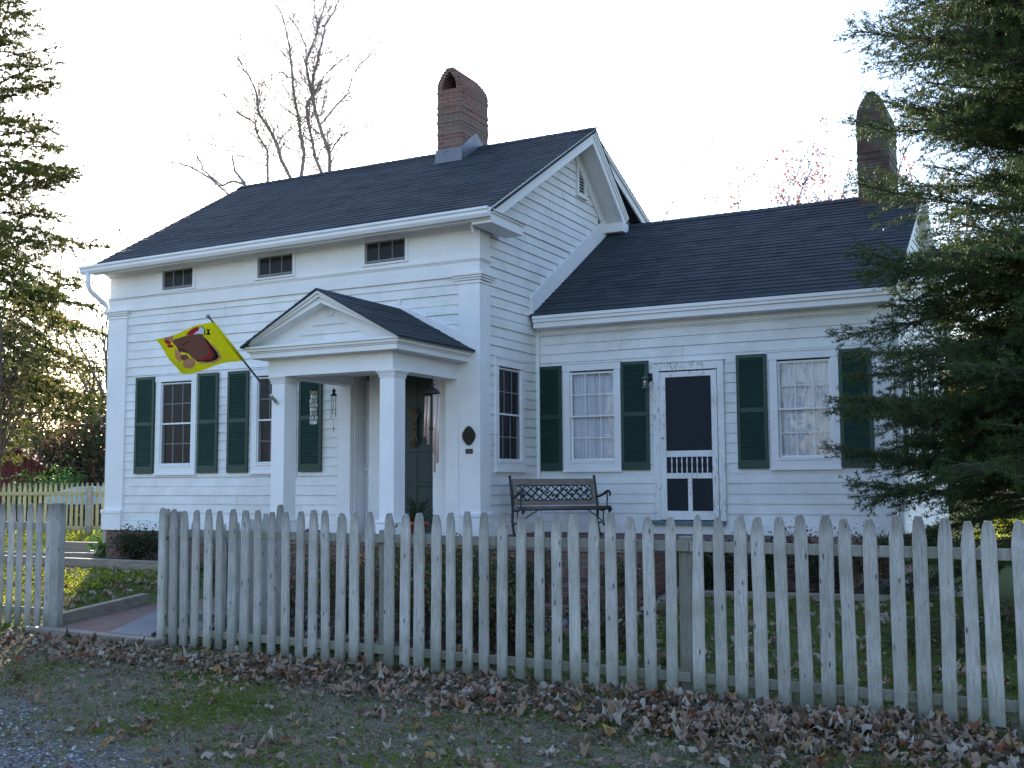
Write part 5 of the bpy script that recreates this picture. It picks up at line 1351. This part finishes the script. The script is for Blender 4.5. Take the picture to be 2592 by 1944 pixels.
# bare trees ------------------------------------------------------------
def twigs(w, p, d, L, r, depth, rng, nb=3):
    n = 4; pts = [p]; dd = d.copy()
    for i in range(n):
        dd = (dd+Vector((rng.gauss(0, .16), rng.gauss(0, .16), rng.gauss(.03, .10)))).normalized(); pts.append(pts[-1]+dd*L/n)
    w.tube(pts, [max(.0036, r*(1-.7*i/n)) for i in range(n+1)], 4 if r < .02 else 5, cap=False)
    if depth <= 0: return
    for k in range(nb):
        t = rng.uniform(.25, 1); j = min(n-1, int(t*n)); q = pts[j].lerp(pts[j+1], t*n-j)
        nd = ((pts[j+1]-pts[j]).normalized()+Vector((rng.gauss(0, .55), rng.gauss(0, .55), rng.gauss(.15, .3)))).normalized()
        twigs(w, q, nd, L*rng.uniform(.45, .7), r*.5, depth-1, rng, nb)
def zz(pts, dist, jit, seed, off=(400, 0), sc=3.19):
    rng = random.Random(seed); dd = dist; out = []
    for x, y in pts:
        out.append(atD(off[0]+x/sc, off[1]+y/sc, dd)); dd += rng.uniform(-jit, jit)
    return out
stems = [
 [(885, 1470), (885, 1220), (850, 1160), (795, 1070), (785, 1000), (740, 960), (620, 900)],
 [(1070, 1440), (990, 1280), (970, 1190), (925, 1090), (870, 1000), (820, 930), (800, 820), (795, 750), (740, 620), (690, 560), (645, 450)],
 [(1155, 1430), (1180, 1240), (1150, 1090), (1140, 970), (1115, 860), (1090, 700), (1080, 560), (1065, 400), (1030, 230), (1000, 110), (950, 40)],
 [(1330, 1410), (1270, 1280), (1245, 1140), (1215, 1000), (1200, 860), (1240, 770), (1215, 640), (1195, 510), (1225, 420), (1280, 280), (1300, 180), (1360, 0)],
 [(1385, 1410), (1385, 1250), (1310, 1030), (1270, 900), (1240, 750), (1260, 600), (1300, 450), (1330, 310), (1350, 200), (1420, 100), (1460, 0)],
 [(1310, 1010), (1440, 850), (1530, 760), (1570, 620), (1620, 530), (1700, 460), (1800, 340)],
 [(1385, 1250), (1420, 1180), (1490, 1090), (1600, 1040), (1760, 1000)],
 [(1290, 200), (1265, 100), (1255, 0)], [(1195, 380), (1130, 230), (1050, 120)], [(1060, 480), (920, 340), (820, 280)],
 [(1250, 760), (1350, 600), (1450, 510), (1560, 430)], [(880, 1340), (780, 1300), (700, 1270), (610, 1245), (510, 1160)]]
TB = atD(760, 1330, 30)
rng = random.Random(77)
bt = thing('bare_tree', (TB.x, TB.y, .4), 'leafless many-stemmed tree rising behind the ridge of the main roof', 'tree')
M['barkpale'] = simple('pale_grey_bark', (.36, .33, .31), .9, .25, 8, bmp=.3)
w = MB()
for i, s_ in enumerate(stems):
    P = zz(s_, 30, .5, i); n = len(P); r0 = [.045, .055, .055, .055, .06, .03, .028, .022, .028, .022, .022, .022][i]
    if i < 5: P = [Vector((TB.x+rng.uniform(-.3, .3), TB.y+rng.uniform(-.3, .3), .2)), Vector((TB.x, TB.y, 3)).lerp(P[0], .5)]+P; rad = [r0*1.5, r0*1.25]+[r0*(1-.8*k/n) for k in range(n)]
    else: rad = [r0*(1-.75*k/n) for k in range(n)]
    w.tube(P, rad, 6, cap=False)
    for k in range(2 if i < 5 else 1, len(P)-1):
        for _ in range(10):
            q = P[k].lerp(P[k+1], rng.random()); d = ((P[k+1]-P[k]).normalized()*.7+Vector((rng.gauss(0, .6), rng.gauss(0, .6), rng.gauss(.1, .4)))).normalized()
            twigs(w, q, d, rng.uniform(.5, 1.5), max(.006, rad[k]*.28), 2, rng)
w.build('branches', M['barkpale'], bt, fixn=False)
TB = atD(610, 1330, 27)
bt = thing('bare_tree', (TB.x, TB.y, .4), 'lower leafless tree with drooping twigs at the left end of the main ridge', 'tree')
w = MB()
for i, s_ in enumerate([[(760, 1560), (700, 1490), (600, 1460), (520, 1500), (440, 1440), (360, 1370), (350, 1320), (270, 1190), (235, 1020)], [(560, 1560), (420, 1440), (250, 1340), (100, 1310)], [(700, 1480), (620, 1380), (600, 1250)]]):
    P = zz(s_, 27, .3, 20+i); n = len(P)
    if i < 2: P = [Vector((TB.x+i*.1, TB.y, .2)), Vector((TB.x+i*.2, TB.y, 4.5))]+P
    rad = [.045*(1-.8*k/len(P)) for k in range(len(P))]; w.tube(P, rad, 5, cap=False)
    for k in range(2, len(P)-1):
        for _ in range(6):
            q = P[k].lerp(P[k+1], rng.random()); twigs(w, q, Vector((rng.gauss(-.2, .5), rng.gauss(0, .5), rng.gauss(.2, .4))).normalized(), rng.uniform(.4, .9), .008, 2, rng)
w.build('branches', M['barkpale'], bt, fixn=False)

def bare_tree(base, H, label, seed, n=7, lean=.25, group=None, r0=.12, leaf=None, leafn=0, depth=3):
    rng = random.Random(seed); b = Vector(base); o = thing('bare_tree', tuple(base), label, 'tree', group); w = MB()
    w.tube([b+Vector((0, 0, -.2)), b+Vector((.05, .02, H*.35))], [r0, r0*.8], 7, cap=False); tips = []
    for k in range(n):
        a = k*2.4+rng.uniform(-.3, .3); d = Vector((math.cos(a)*rng.uniform(.2, .75), math.sin(a)*rng.uniform(.2, .75), 1)).normalized()
        twigs(w, b+Vector((.05, .02, H*rng.uniform(.22, .36))), d, H*rng.uniform(.45, .65), r0*.5, depth, rng, 4)
    ob = w.build('branches', M['barkgrey'], o, fixn=False)
    if leaf:
        vs = [Vector(v)+b*0 for v in w.v]; C = np.array([tuple(vs[rng.randrange(len(vs))]) for _ in range(leafn)]); rs = np.random.RandomState(seed)
        C = C[C[:, 2] > base[2]+H*.45]; V, F = leaves_np(C, 9, .09, .075, rs); arr_mesh('crown', V, F, leaf, parent=o)
    return o
p = atD(2060, 700, 25); bare_tree((p.x, p.y, .4), 7.0, 'thin tree with scattered pinkish red leaves behind the wing roof near its chimney', 5, leaf=M['leafred'], leafn=1100, n=11)
p = atD(1690, 700, 30); bare_tree((p.x, p.y, .4), 9.0, 'wispy leafless treetop just showing above the wing ridge', 6, n=4, r0=.08)
p = atD(290, 1100, 38)
bare_tree((p.x, p.y, .4), 9.5, 'leafless tree whose twigs show at the left corner of the house', 8, n=7)

# left background ------------------------------------------------------
def P_(u, d): 
    q = atD(u, 1225, d); return (q.x, q.y, .3)
GB = 'trees and thickets beyond the left fence'
broad_tree('shrub', P_(150, 33), 1.75, 1.4, .9, 'rounded bright green shrub beyond the far fence, right of the red shed', M['leafgreen'], 31, 60, 60, .09, .16, .05, cat='shrub', low=.2)
broad_tree('thicket', P_(130, 38), 3.4, 2.0, 1.8, 'dark green thicket directly behind the bright green shrub', [M['leafdark'], M['leafdark'], M['leafbrown']], 32, 110, 60, .13, .22, .1, GB, cat='thicket', low=.1)
broad_tree('thicket', P_(215, 36), 3.2, 2.0, 1.8, 'dark thicket with reddish leaves behind the pale blue covered load', [M['leafdark'], M['leafdark'], M['azbrown']], 33, 110, 60, .13, .22, .1, GB, cat='thicket', low=.1)
broad_tree('thicket', P_(300, 40), 5.2, 2.3, 2.7, 'tall dark thicket showing beside the left corner of the house', [M['leafdark'], M['leafbrown']], 34, 130, 60, .14, .25, .12, GB, cat='thicket', low=.1)
broad_tree('thicket', P_(20, 44), 4.0, 2.6, 2.2, 'dark thicket behind the red shed at the left edge', [M['leafdark'], M['leafbrown']], 35, 120, 60, .15, .28, .12, GB, cat='thicket', low=.1)
broad_tree('autumn_tree', P_(230, 50), 8.5, 3.0, 3.6, 'golden backlit tree between the left conifer and the house corner', [M['leafgold'], M['leafbrown']], 36, 110, 26, .16, .35, .16, GB, shell=.3)
broad_tree('autumn_tree', P_(70, 56), 8.0, 3.8, 3.6, 'golden backlit tree behind the left conifer and the red shed', [M['leafgold'], M['leafbrown']], 37, 130, 30, .18, .4, .18, GB, shell=.3)
broad_tree('autumn_tree', P_(-60, 46), 7.0, 3.6, 3.2, 'golden tree half cut by the left edge, behind the shed', [M['leafgold'], M['leafbrown']], 38, 110, 30, .18, .4, .18, GB, shell=.3)
broad_tree('larch', P_(-10, 26), 6.3, 3.1, 2.2, 'yellow-green sunlit larch boughs under the tall conifer at the left edge', [M['leafgold'], M['needleL']], 39, 60, 60, .10, .30, .10, GB, low=2.15, shell=.2)
# right background
GR = 'trees behind the right lawn'
for i, (u, d, H, rad_, lab) in enumerate(((2440, 44, 6.5, 3.2, 'brownish autumn thicket just right of the wing behind the sunny lawn'), (2560, 40, 6.0, 3.2, 'brown and gold thicket behind the conifer at the right edge'),
                          (2350, 52, 7.5, 3.6, 'tall brown thicket partly hidden by the wing end wall'), (2660, 50, 9, 4, 'tall dark tree beyond the right edge of the lawn, behind the conifer'), (2500, 62, 9, 4.5, 'tallest hazy brown tree in the row behind the right lawn'))):
    broad_tree('thicket', P_(u, d), H, rad_, H*.5, lab, [M['leafbrown'], M['leafdark'], M['leafgold']], 40+i, 130, 40, .17, .35, .16, GR, low=.1, shell=.3, cat='thicket' )
broad_tree('hedge', P_(2500, 31), 1.0, 3.6, .55, 'low dark hedge along the far side of the sunny right lawn', M['leafdark'], 49, 130, 50, .10, .15, .04, cat='hedge', low=.05)

# shed, covered load ------------------------------------------------------
sp_ = atD(50, 1225, 35); rgt = Vector((cy, sy, 0)); fwd = Vector((-sy, cy, 0))
shed = thing('shed', (sp_.x, sp_.y, .3), 'small dark red board shed with a sloping roof beyond the far fence', 'shed')
def SP_(a, b, z): return Vector((sp_.x, sp_.y, 0))+rgt*a+fwd*b+Vector((0, 0, z))
mb = MB(); mb.extr([SP_(-2.4, 0, .2), SP_(.72, 0, .2), SP_(.72, 0, 2.02), (SP_(0, 0, 2.55)), SP_(-2.4, 0, 1.9)], fwd*2.6)
for k in range(17): a = -2.4+k*.195; zt_ = 2.5-(abs(a)*.70 if a > 0 else abs(a)*.26); mb.obox(SP_(a, -.012, (zt_+.2)/2), rgt, fwd, (0, 0, 1), .02, .012, (zt_-.2)/2)
mb.build('wall', M['redbarn'], shed)
mb = MB(); mb.extr([SP_(-2.6, -.25, 1.92), SP_(0, -.25, 2.62), SP_(.98, -.25, 1.93), SP_(.95, -.25, 1.86), SP_(0, -.25, 2.53), SP_(-2.6, -.25, 1.84)], fwd*3.1); mb.build('roof', M['redbarn'], shed)
sp2 = atD(200, 1225, 30.5)
ld = thing('trailer', (sp2.x, sp2.y, .3), 'low trailer with a pale blue ribbed cover seen between the far fence pickets', 'trailer')
def S2(a, b, z): return Vector((sp2.x, sp2.y, 0))+rgt*a+fwd*b+Vector((0, 0, z))
mb = MB(); mb.extr([S2(-.95, 0, .88), S2(1.1, 0, .88), S2(1.1, 0, 1.32), S2(.95, 0, 1.40), S2(-.1, 0, 1.37), S2(-.85, 0, 1.18), S2(-.95, 0, 1.0)], fwd*1.3)
for k in range(10): a = -.8+k*.2; mb.obox(S2(a, -.015, 1.08), rgt, fwd, (0, 0, 1), .025, .015, .17)
mb.build('cover', M['paleblue'], ld, bevel=.02)
mb = MB(); mb.obox(S2(.05, .6, .80), rgt, fwd, (0, 0, 1), 1.05, .6, .07); mb.build('chassis', M['iron'], ld)
for a in (-.5, .5):
    mb = MB(); q = [S2(a+.26*math.cos(t*math.pi/10), .02, .56+.26*math.sin(t*math.pi/10)) for t in range(20)]; mb.extr(q, fwd*.18); mb.build('wheel', M['iron'], ld)

# garden shrubs behind the fence ------------------------------------------
def shrub(name, x, y, r, h, label, mats, seed, n=1500, size=.045, group=None, cat='shrub', stems=16):
    rs = np.random.RandomState(seed); z = ground_z(x, y); o = thing(name, (x, y, z), label, cat, group); w = MB(); C = []
    for k in range(stems):
        a = k*2.4; q = rs.uniform(.2, 1)*r; top = Vector((x+q*math.cos(a), y+q*math.sin(a), z+h*rs.uniform(.6, 1.02))); w.tube([(x+rs.normal()*.04, y+rs.normal()*.04, z-.03), Vector((x, y, z+h*.3)).lerp(top, .45), top], [.009, .006, .003], 4, cap=False)
        for t in (.45, .6, .75, .9, 1.0):
            C.append(Vector((x, y, z+h*.15)).lerp(top, t)+Vector(rs.normal(size=3)*.07))
    w.build('stem', M['barkbrown'], o, fixn=False); C = np.array([tuple(c) for c in C])
    k_ = max(1, n//len(C)); V, F = leaves_np(C, k_, .075, size, rs, elong=2.4); V[:, 2] = np.maximum(V[:, 2], z+.01)
    mi = rs.choice(len(mats), len(F), p=[.45, .40, .15] if len(mats) == 3 else None)
    arr_mesh('foliage', V, F, mats, mi, parent=o)
AZ = [M['azgreen'], M['azbrown'], M['azyellow']]
GA = 'leafy azalea shrubs in the bed behind the long fence'
sh = [(.15, -4.3, .42, 0.60, 'azalea shrub nearest the open gate, behind the fence'), (.0, -3.2, .45, 0.59, 'azalea shrub in front of the porch steps, behind the gate shrub'), (.95, -4.2, .45, 0.59, 'azalea shrub second from the gate along the fence'),
      (.85, -3.1, .45, 0.66, 'azalea shrub in front of the brick step pier'), (1.75, -4.3, .45, 0.60, 'azalea shrub third from the gate along the fence'), (1.65, -3.2, .5, 0.71, 'tallest azalea shrub, below the bench'), (2.45, -4.4, .42, 0.55, 'azalea shrub at the right end of the bed beside the lower walk')]
for i, (x, y, r, h, lab) in enumerate(sh): shrub('shrub', x, y, r, h, lab, AZ, 60+i, 1700, .05, GA)
GW = 'dark low shrubs against the terrace wall'
for i, (x, y, r, h, lab) in enumerate(((2.75, -4.35, .38, .5, 'bronze leafy shrub behind the fence, left of the middle post'), (3.45, -4.0, .36, .42, 'bronze leafy shrub behind the fence, right of the lower walk'), (2.9, -2.35, .22, .45, 'small leafy shrub beside the brick steps'))):
    shrub('shrub', x, y, r, h, lab, [M['leafdark'], M['azbrown'], M['azgreen']], 50+i, 1300, .05, GA)
for i, (x, r, h, lab) in enumerate(((.45, .32, .5, 'dark low shrub against the terrace wall, right of the pumpkin pier'), (1.1, .36, .55, 'dark low shrub against the terrace wall, below the left end of the bench'), (1.75, .32, .48, 'dark low shrub against the terrace wall, left of the brick steps'), (-2.15, .3, .4, 'dark low shrub against the terrace wall, left of the porch steps'))):
    shrub('shrub', x, -2.35, r, h, lab, [M['leafdark'], M['azgreen'], M['azbrown']], 80+i, 1500, .045, GW)
for i, (x, y, lab) in enumerate(((3.35, -.72, 'dark evergreen clump right of the brick steps'), (3.9, -.62, 'dark evergreen clump behind the white stones'), (4.55, -.66, 'dark evergreen clump below the barberry bushes'))):
    shrub('shrub', x, y, .3, .5, lab, [M['leafdark']], 86+i, 1500, .05, GW)
shrub('shrub', -5.75, -.42, .42, .46, 'dark spiky evergreen shrub against the brick foundation at the left corner', [M['leafdark']], 70, 2600, .05, stems=26)
shrub('perennial', -7.15, .35, .3, .35, 'small pale green leafy plant in the sun by the left corner of the house', [M['leafgreen']], 71, 260, .12, cat='plant', stems=10)
shrub('barberry_shrub', 4.15, .05, .42, .62, 'dark red barberry bush below the second wing window', [M['leafbarb']], 72, 1600, .035)
shrub('barberry_shrub', 4.85, .3, .36, .55, 'dark red barberry bush nearest the wing corner', [M['leafbarb'], M['azbrown']], 73, 1200, .035)
shrub('shrub', 3.55, -.75, .28, .35, 'low dark clump of leaves at the foot of the terrace wall on the right', [M['leafdark'], M['azbrown']], 74, 700, .05)
def blades_plant(x, y, n, L, label, seed, name='iris_plant'):
    rng = random.Random(seed); z = ground_z(x, y); o = thing(name, (x, y, z), label, 'plant'); V = []; F = []
    for k in range(n):
        a = rng.uniform(0, 6.28); l = L*rng.uniform(.6, 1.1); lean = rng.uniform(.1, .7); d = Vector((math.cos(a), math.sin(a), 0)); s_ = Vector((-d.y, d.x, 0))*.011; b = len(V); p0 = Vector((x, y, z))+d*rng.uniform(0, .05)
        for t in (0, .4, .75, 1):
            c = p0+d*l*lean*t*t+Vector((0, 0, l*(t-.35*t*t*lean))); w_ = s_*(1-t*.85); V += [c-w_, c+w_]
        for j in range(3): F.append((b+2*j, b+2*j+1, b+2*j+3, b+2*j+2))
    arr_mesh('leaf_blade', V, F, M['azgreen'], parent=o)
blades_plant(3.55, -1.05, 16, .34, 'strappy green plant left of the white stone at the bed edge', 1)
blades_plant(4.05, -1.0, 16, .38, 'strappy green plant right of the two white stones', 2)
def stone(x, y, r, h, label, seed, mat=None, group=None):
    rng = random.Random(seed); z = ground_z(x, y); mb = MB(); n = 9; ang = [rng.uniform(.7, 1.2) for _ in range(n)]; base = 0
    for t, q in ((0, 1), (.35, 1.02), (.7, .75), (1, .3)):
        for k in range(n): mb.v.append((x+r*q*ang[k]*math.cos(k*6.283/n), y+r*q*ang[(k+2) % n]*math.sin(k*6.283/n)*.8, z-.03+(h+.03)*t*rng.uniform(.93, 1.05)))
    for i in range(3):
        for k in range(n): k2 = (k+1) % n; mb.f.append((i*n+k, i*n+k2, (i+1)*n+k2, (i+1)*n+k)); mb.m.append(0); mb.sm.append(False)
    mb.f.append(tuple(3*n+k for k in range(n))); mb.m.append(0); mb.sm.append(False)
    o = mb.build('stone', mat or M['stone'], None, org=Vector((x, y, z)), bevel=.006); tagit(o, label, 'stone', group)
white = simple('whitewashed_stone', (.72, .74, .76), .7, .1, 9, bmp=.4)
stone(3.72, -.98, .06, .13, 'pointed white stone at the bed edge, left one of two', 1, white); stone(4.0, -1.12, .05, .08, 'small white stone at the bed edge, right one of two', 2, white)
for i, (x, y, r, h, lab) in enumerate(((5.25, .05, .13, .12, 'largest pale fieldstone on the grass beyond the bed at the right'), (5.55, .3, .10, .10, 'middle pale fieldstone right of the largest one'), (5.8, .1, .09, .08, 'small pale fieldstone nearest the conifer trunk'))): stone(x, y, r, h, lab, 5+i)

# ---- ground cover -----------------------------------------------------------
from mathutils import noise as mnoise
def gz_np(X, Y):
    t = np.clip((Y+5.2)/4.6, 0, 1); z = .22*t*t*(3-2*t); return z+np.where(Y > 4, np.minimum(.12, (Y-4)*.01), 0)-.036*((np.abs(X) < 12) & (Y > -1.2) & (Y < 7))
rs = np.random.RandomState(5)
def blades(name, X, Y, h, w, mats, mi=None, lean=.5):
    n = len(X); Z = gz_np(X, Y); a = rs.uniform(0, 6.283, n); hh = h*rs.uniform(.5, 1.3, n); d = np.stack([np.cos(a), np.sin(a), np.zeros(n)], 1); s_ = np.stack([-np.sin(a), np.cos(a), np.zeros(n)], 1)*w*.5
    p = np.stack([X, Y, Z-.004], 1); ln = rs.uniform(.1, lean*2, n)[:, None]; m_ = p+d*hh[:, None]*ln*.3+np.array([0, 0, 1])*hh[:, None]*.6; e = p+d*hh[:, None]*ln+np.array([0, 0, 1])*hh[:, None]*(1-.25*ln)
    V = np.stack([p-s_, p+s_, m_+s_*.7, e, m_-s_*.7], 1).reshape(-1, 3); F = np.arange(len(V)).reshape(-1, 5)
    o = arr_mesh(name, V, F, mats, mi); o['kind'] = 'stuff'; return o
def patchy(X, Y, sc, seed):
    return np.array([mnoise.noise(Vector((x*sc+seed, y*sc, seed))) for x, y in zip(X, Y)])
def free(X, Y):   # not under the house, terrace, path or beds
    return ~(((X > -7) & (X < 5) & (Y > -.05)) | ((X > -2.6) & (X < 3.0) & (Y > -2.1)) | ((X > -2.6) & (X < -.3) & (Y > -5.3) & (Y < -2)) | ((X > -.9) & (X < 2.9) & (Y > -5.0) & (Y < -2.5)) | ((X > 2.2) & (X < 3.25) & (Y > -3.6) & (Y < -2.0)) | ((X > 2.9) & (X < 5) & (Y > -1.2)) | ((X > -9.2) & (X < -4) & (Y > -1.15) & (Y < .4)))
# short worn grass outside the fence
N = 120000; X = rs.uniform(-4.5, 9.5, N); Y = -5.3-rs.uniform(0, 1, N)**1.0*3.9
g = patchy(X, Y, .9, 3)+.5*patchy(X, Y, 3.5, 8); grav = (Y < -7.3-.42*X+.5*patchy(X, Y, .8, 1))
k_ = (g+rs.uniform(-.45, .45, N) > -.05) & ~(grav & (rs.random_sample(N) < .93)); X, Y = X[k_], Y[k_]
gg = g[k_]; mi = (rs.random_sample(len(X)) < np.clip(.55-gg*1.3, .1, .9)).astype(int)
blades('grass', X, Y, .032, .0055, [M['blade'], M['bladedry']], mi, .8)
N = 26000; X = rs.uniform(-7, 9.5, N); Y = rs.uniform(-5.2, -.2, N); k_ = free(X, Y); X, Y = X[k_], Y[k_]
blades('grass', X, Y, .06, .008, [M['blade'], M['bladedry']], (rs.random_sample(len(X)) < .1).astype(int), .7)
N = 72000; X = rs.uniform(-17, -4.0, N); Y = rs.uniform(-5, 7.5, N); k_ = free(X, Y); X, Y = X[k_], Y[k_]
blades('grass', X, Y, .07, .014, [M['lawnblade'], M['bladedry']], (rs.random_sample(len(X)) < .12).astype(int), .7)
N = 26000; X = rs.uniform(2, 12, N); Y = rs.uniform(5, 30, N); k_ = free(X, Y); X, Y = X[k_], Y[k_]
blades('grass', X, Y, .10, .02, [M['lawnblade'], M['azyellow']], (rs.random_sample(len(X)) < .2).astype(int), .7)

def scatter_leaves(name, X, Y, Z, size, tilt, mats, probs):
    n = len(X); k = 12; ang = np.arange(k)*2*math.pi/k
    lob = np.array([1.0, .74, .95, .70, .82, .66, .55, .66, .82, .70, .95, .74])
    rad = lob[None, :]*rs.uniform(.85, 1.15, (n, k)); s_ = size*(.45+1.0*rs.random_sample((n, 1))**1.4)
    lx = rad*np.cos(ang)*s_*.5; ly = rad*np.sin(ang)*s_*.5
    c1, c2 = rs.uniform(-1.6, 1.9, (n, 1)), rs.uniform(-1.8, 1.8, (n, 1)); lz = (c1*lx**2+c2*ly**2)/(s_*.5)*.9+rs.normal(size=(n, k))*s_*.09
    cz_ = np.zeros((n, 1)); P = np.stack([np.concatenate([lx, cz_], 1), np.concatenate([ly, cz_], 1), np.concatenate([lz, cz_], 1)], 2)
    yaw = rs.uniform(0, 6.283, n); tl = np.abs(rs.normal(size=n))*tilt; ta = rs.uniform(0, 6.283, n)
    # rotate: yaw about z, then tilt about a horizontal axis
    ca, sa = np.cos(yaw), np.sin(yaw); Rz = np.zeros((n, 3, 3)); Rz[:, 0, 0] = ca; Rz[:, 0, 1] = -sa; Rz[:, 1, 0] = sa; Rz[:, 1, 1] = ca; Rz[:, 2, 2] = 1
    ax = np.stack([np.cos(ta), np.sin(ta), np.zeros(n)], 1); K = np.zeros((n, 3, 3)); K[:, 0, 2] = ax[:, 1]; K[:, 1, 2] = -ax[:, 0]; K[:, 2, 0] = -ax[:, 1]; K[:, 2, 1] = ax[:, 0]
    Rt = np.eye(3)[None]+np.sin(tl)[:, None, None]*K+(1-np.cos(tl))[:, None, None]*(K@K)
    P = np.einsum('nij,nkj->nki', Rt@Rz, P); low_ = P[:, :, 2].min(1)
    P += np.stack([X, Y, Z-low_*.8+.006], 1)[:, None, :]
    V = P.reshape(-1, 3); b = np.arange(n)[:, None]*(k+1); F = np.stack([np.stack([np.full(n, k)+b[:, 0], i+b[:, 0], (i+1) % k+b[:, 0]], 1) for i in range(k)], 1).reshape(-1, 3)
    mi = np.repeat(rs.choice(len(mats), n, p=probs), k)
    o = arr_mesh(name, V, F, mats, mi); o['kind'] = 'stuff'; return o
PR = [.24, .22, .24, .06, .21, .03]
N = 60000; X = rs.uniform(-5.5, 9.2, N); Y = -5.0-rs.uniform(0, 4.3, N)
yf = -5.25-.0527*(X+.36); d = yf-Y; xx = np.clip((X+1.5)/7, 0, 1)
den = np.exp(-((d-.45-.12*xx)/(.34+.24*xx))**2)*(.26+.85*xx**.8)*1.0+.06+.30*np.clip((X-4.6)/2.0, 0, 1)*(d > .2)
den *= np.clip(.75+1.1*(patchy(X, Y, 1.6, 5)), .15, 1.6)
den *= np.where(Y < -7.3-.42*X, .30, 1); den *= np.where(d < -.05, .25, 1)
k_ = rs.random_sample(N) < den*.72; X, Y, den = X[k_], Y[k_], den[k_]
print('leaves', len(X))
scatter_leaves('fallen_leaves', X, Y, gz_np(X, Y)+rs.uniform(0, .05, len(X))*np.minimum(1, den), .066, .24, FL, PR)
N = 46000; X2 = rs.uniform(-5.5, 9.2, N); Y2 = -5.0-rs.uniform(0, 4.3, N); d2 = -5.25-.0527*(X2+.36)-Y2; k_ = rs.random_sample(N) < .22+.7*np.exp(-((d2-.5)/.6)**2)
scatter_leaves('leaf_litter', X2[k_], Y2[k_], gz_np(X2[k_], Y2[k_]), .026, .3, [FL[2], FL[0], M['bladedry'], FL[1]], [.45, .25, .15, .15])
N = 2600; X = rs.uniform(-7.5, 8.5, N); Y = rs.uniform(-5.1, -1.3, N); k_ = free(X, Y); X, Y = X[k_], Y[k_]
scatter_leaves('fallen_leaves', X, Y, gz_np(X, Y)+.02, .075, .4, FL, PR)
N = 900; X = rs.uniform(-.8, 2.8, N); Y = rs.uniform(-5.2, -2.5, N)
scatter_leaves('fallen_leaves', X, Y, gz_np(X, Y)+.04, .07, .5, FL, PR)
# gravel
N = 16000; X = rs.uniform(-2.5, 6, N); Y = rs.uniform(-9.3, -7.2, N); gl = -7.3-.42*X+.5*patchy(X, Y, .8, 1); p_ = np.clip((gl-Y)/.5+.25, .03, 1); k_ = rs.random_sample(N) < p_; X, Y = X[k_], Y[k_]
n = len(X); s_ = rs.uniform(.005, .015, (n, 1, 1)); oc = np.array([(1, 0, 0), (-1, 0, 0), (0, 1, 0), (0, -1, 0), (0, 0, 1), (0, 0, -1)], float); V = oc[None]*s_*rs.uniform(.6, 1.3, (n, 6, 1)); V[:, :, 2] *= .6
V = V+np.stack([X, Y, gz_np(X, Y)+.003], 1)[:, None, :]; T_ = np.array([(0, 2, 4), (2, 1, 4), (1, 3, 4), (3, 0, 4), (2, 0, 5), (1, 2, 5), (3, 1, 5), (0, 3, 5)]); F = (T_[None]+np.arange(n)[:, None, None]*6).reshape(-1, 3)
gm = [simple('gravel_%s' % c, q, .85, .1, 30) for c, q in (('dark', (.10, .105, .11)), ('mid', (.24, .25, .26)), ('pale', (.48, .48, .48)))]
o = arr_mesh('gravel', V.reshape(-1, 3), F, gm, np.repeat(rs.choice(3, n, p=[.4, .45, .15]), 8)); o['kind'] = 'stuff'

# trees on the far side of the road behind the camera (they show only as reflections in the windows)
GF = 'trees across the road'
for i, (x, y, H) in enumerate(((-16, -34, 9), (-8, -38, 10), (1, -36, 9.5), (9, -40, 10), (19, -36, 9))):
    bare_tree((x, y, 0), H, 'leafless roadside tree opposite the house', 90+i, n=8, group=GF, depth=2)
for i, (x, y, H, cr_) in enumerate(((-22, -44, 7, 5), (-11, -46, 8, 6), (2, -46, 7.5, 6), (14, -46, 8, 6), (26, -44, 7, 5))):
    broad_tree('evergreen_tree', (x, y, 0), H, cr_, H*.5, 'dark evergreen tree opposite the house', M['leafdark'], 95+i, 90, 40, .35, .7, .2, GF, low=.2)
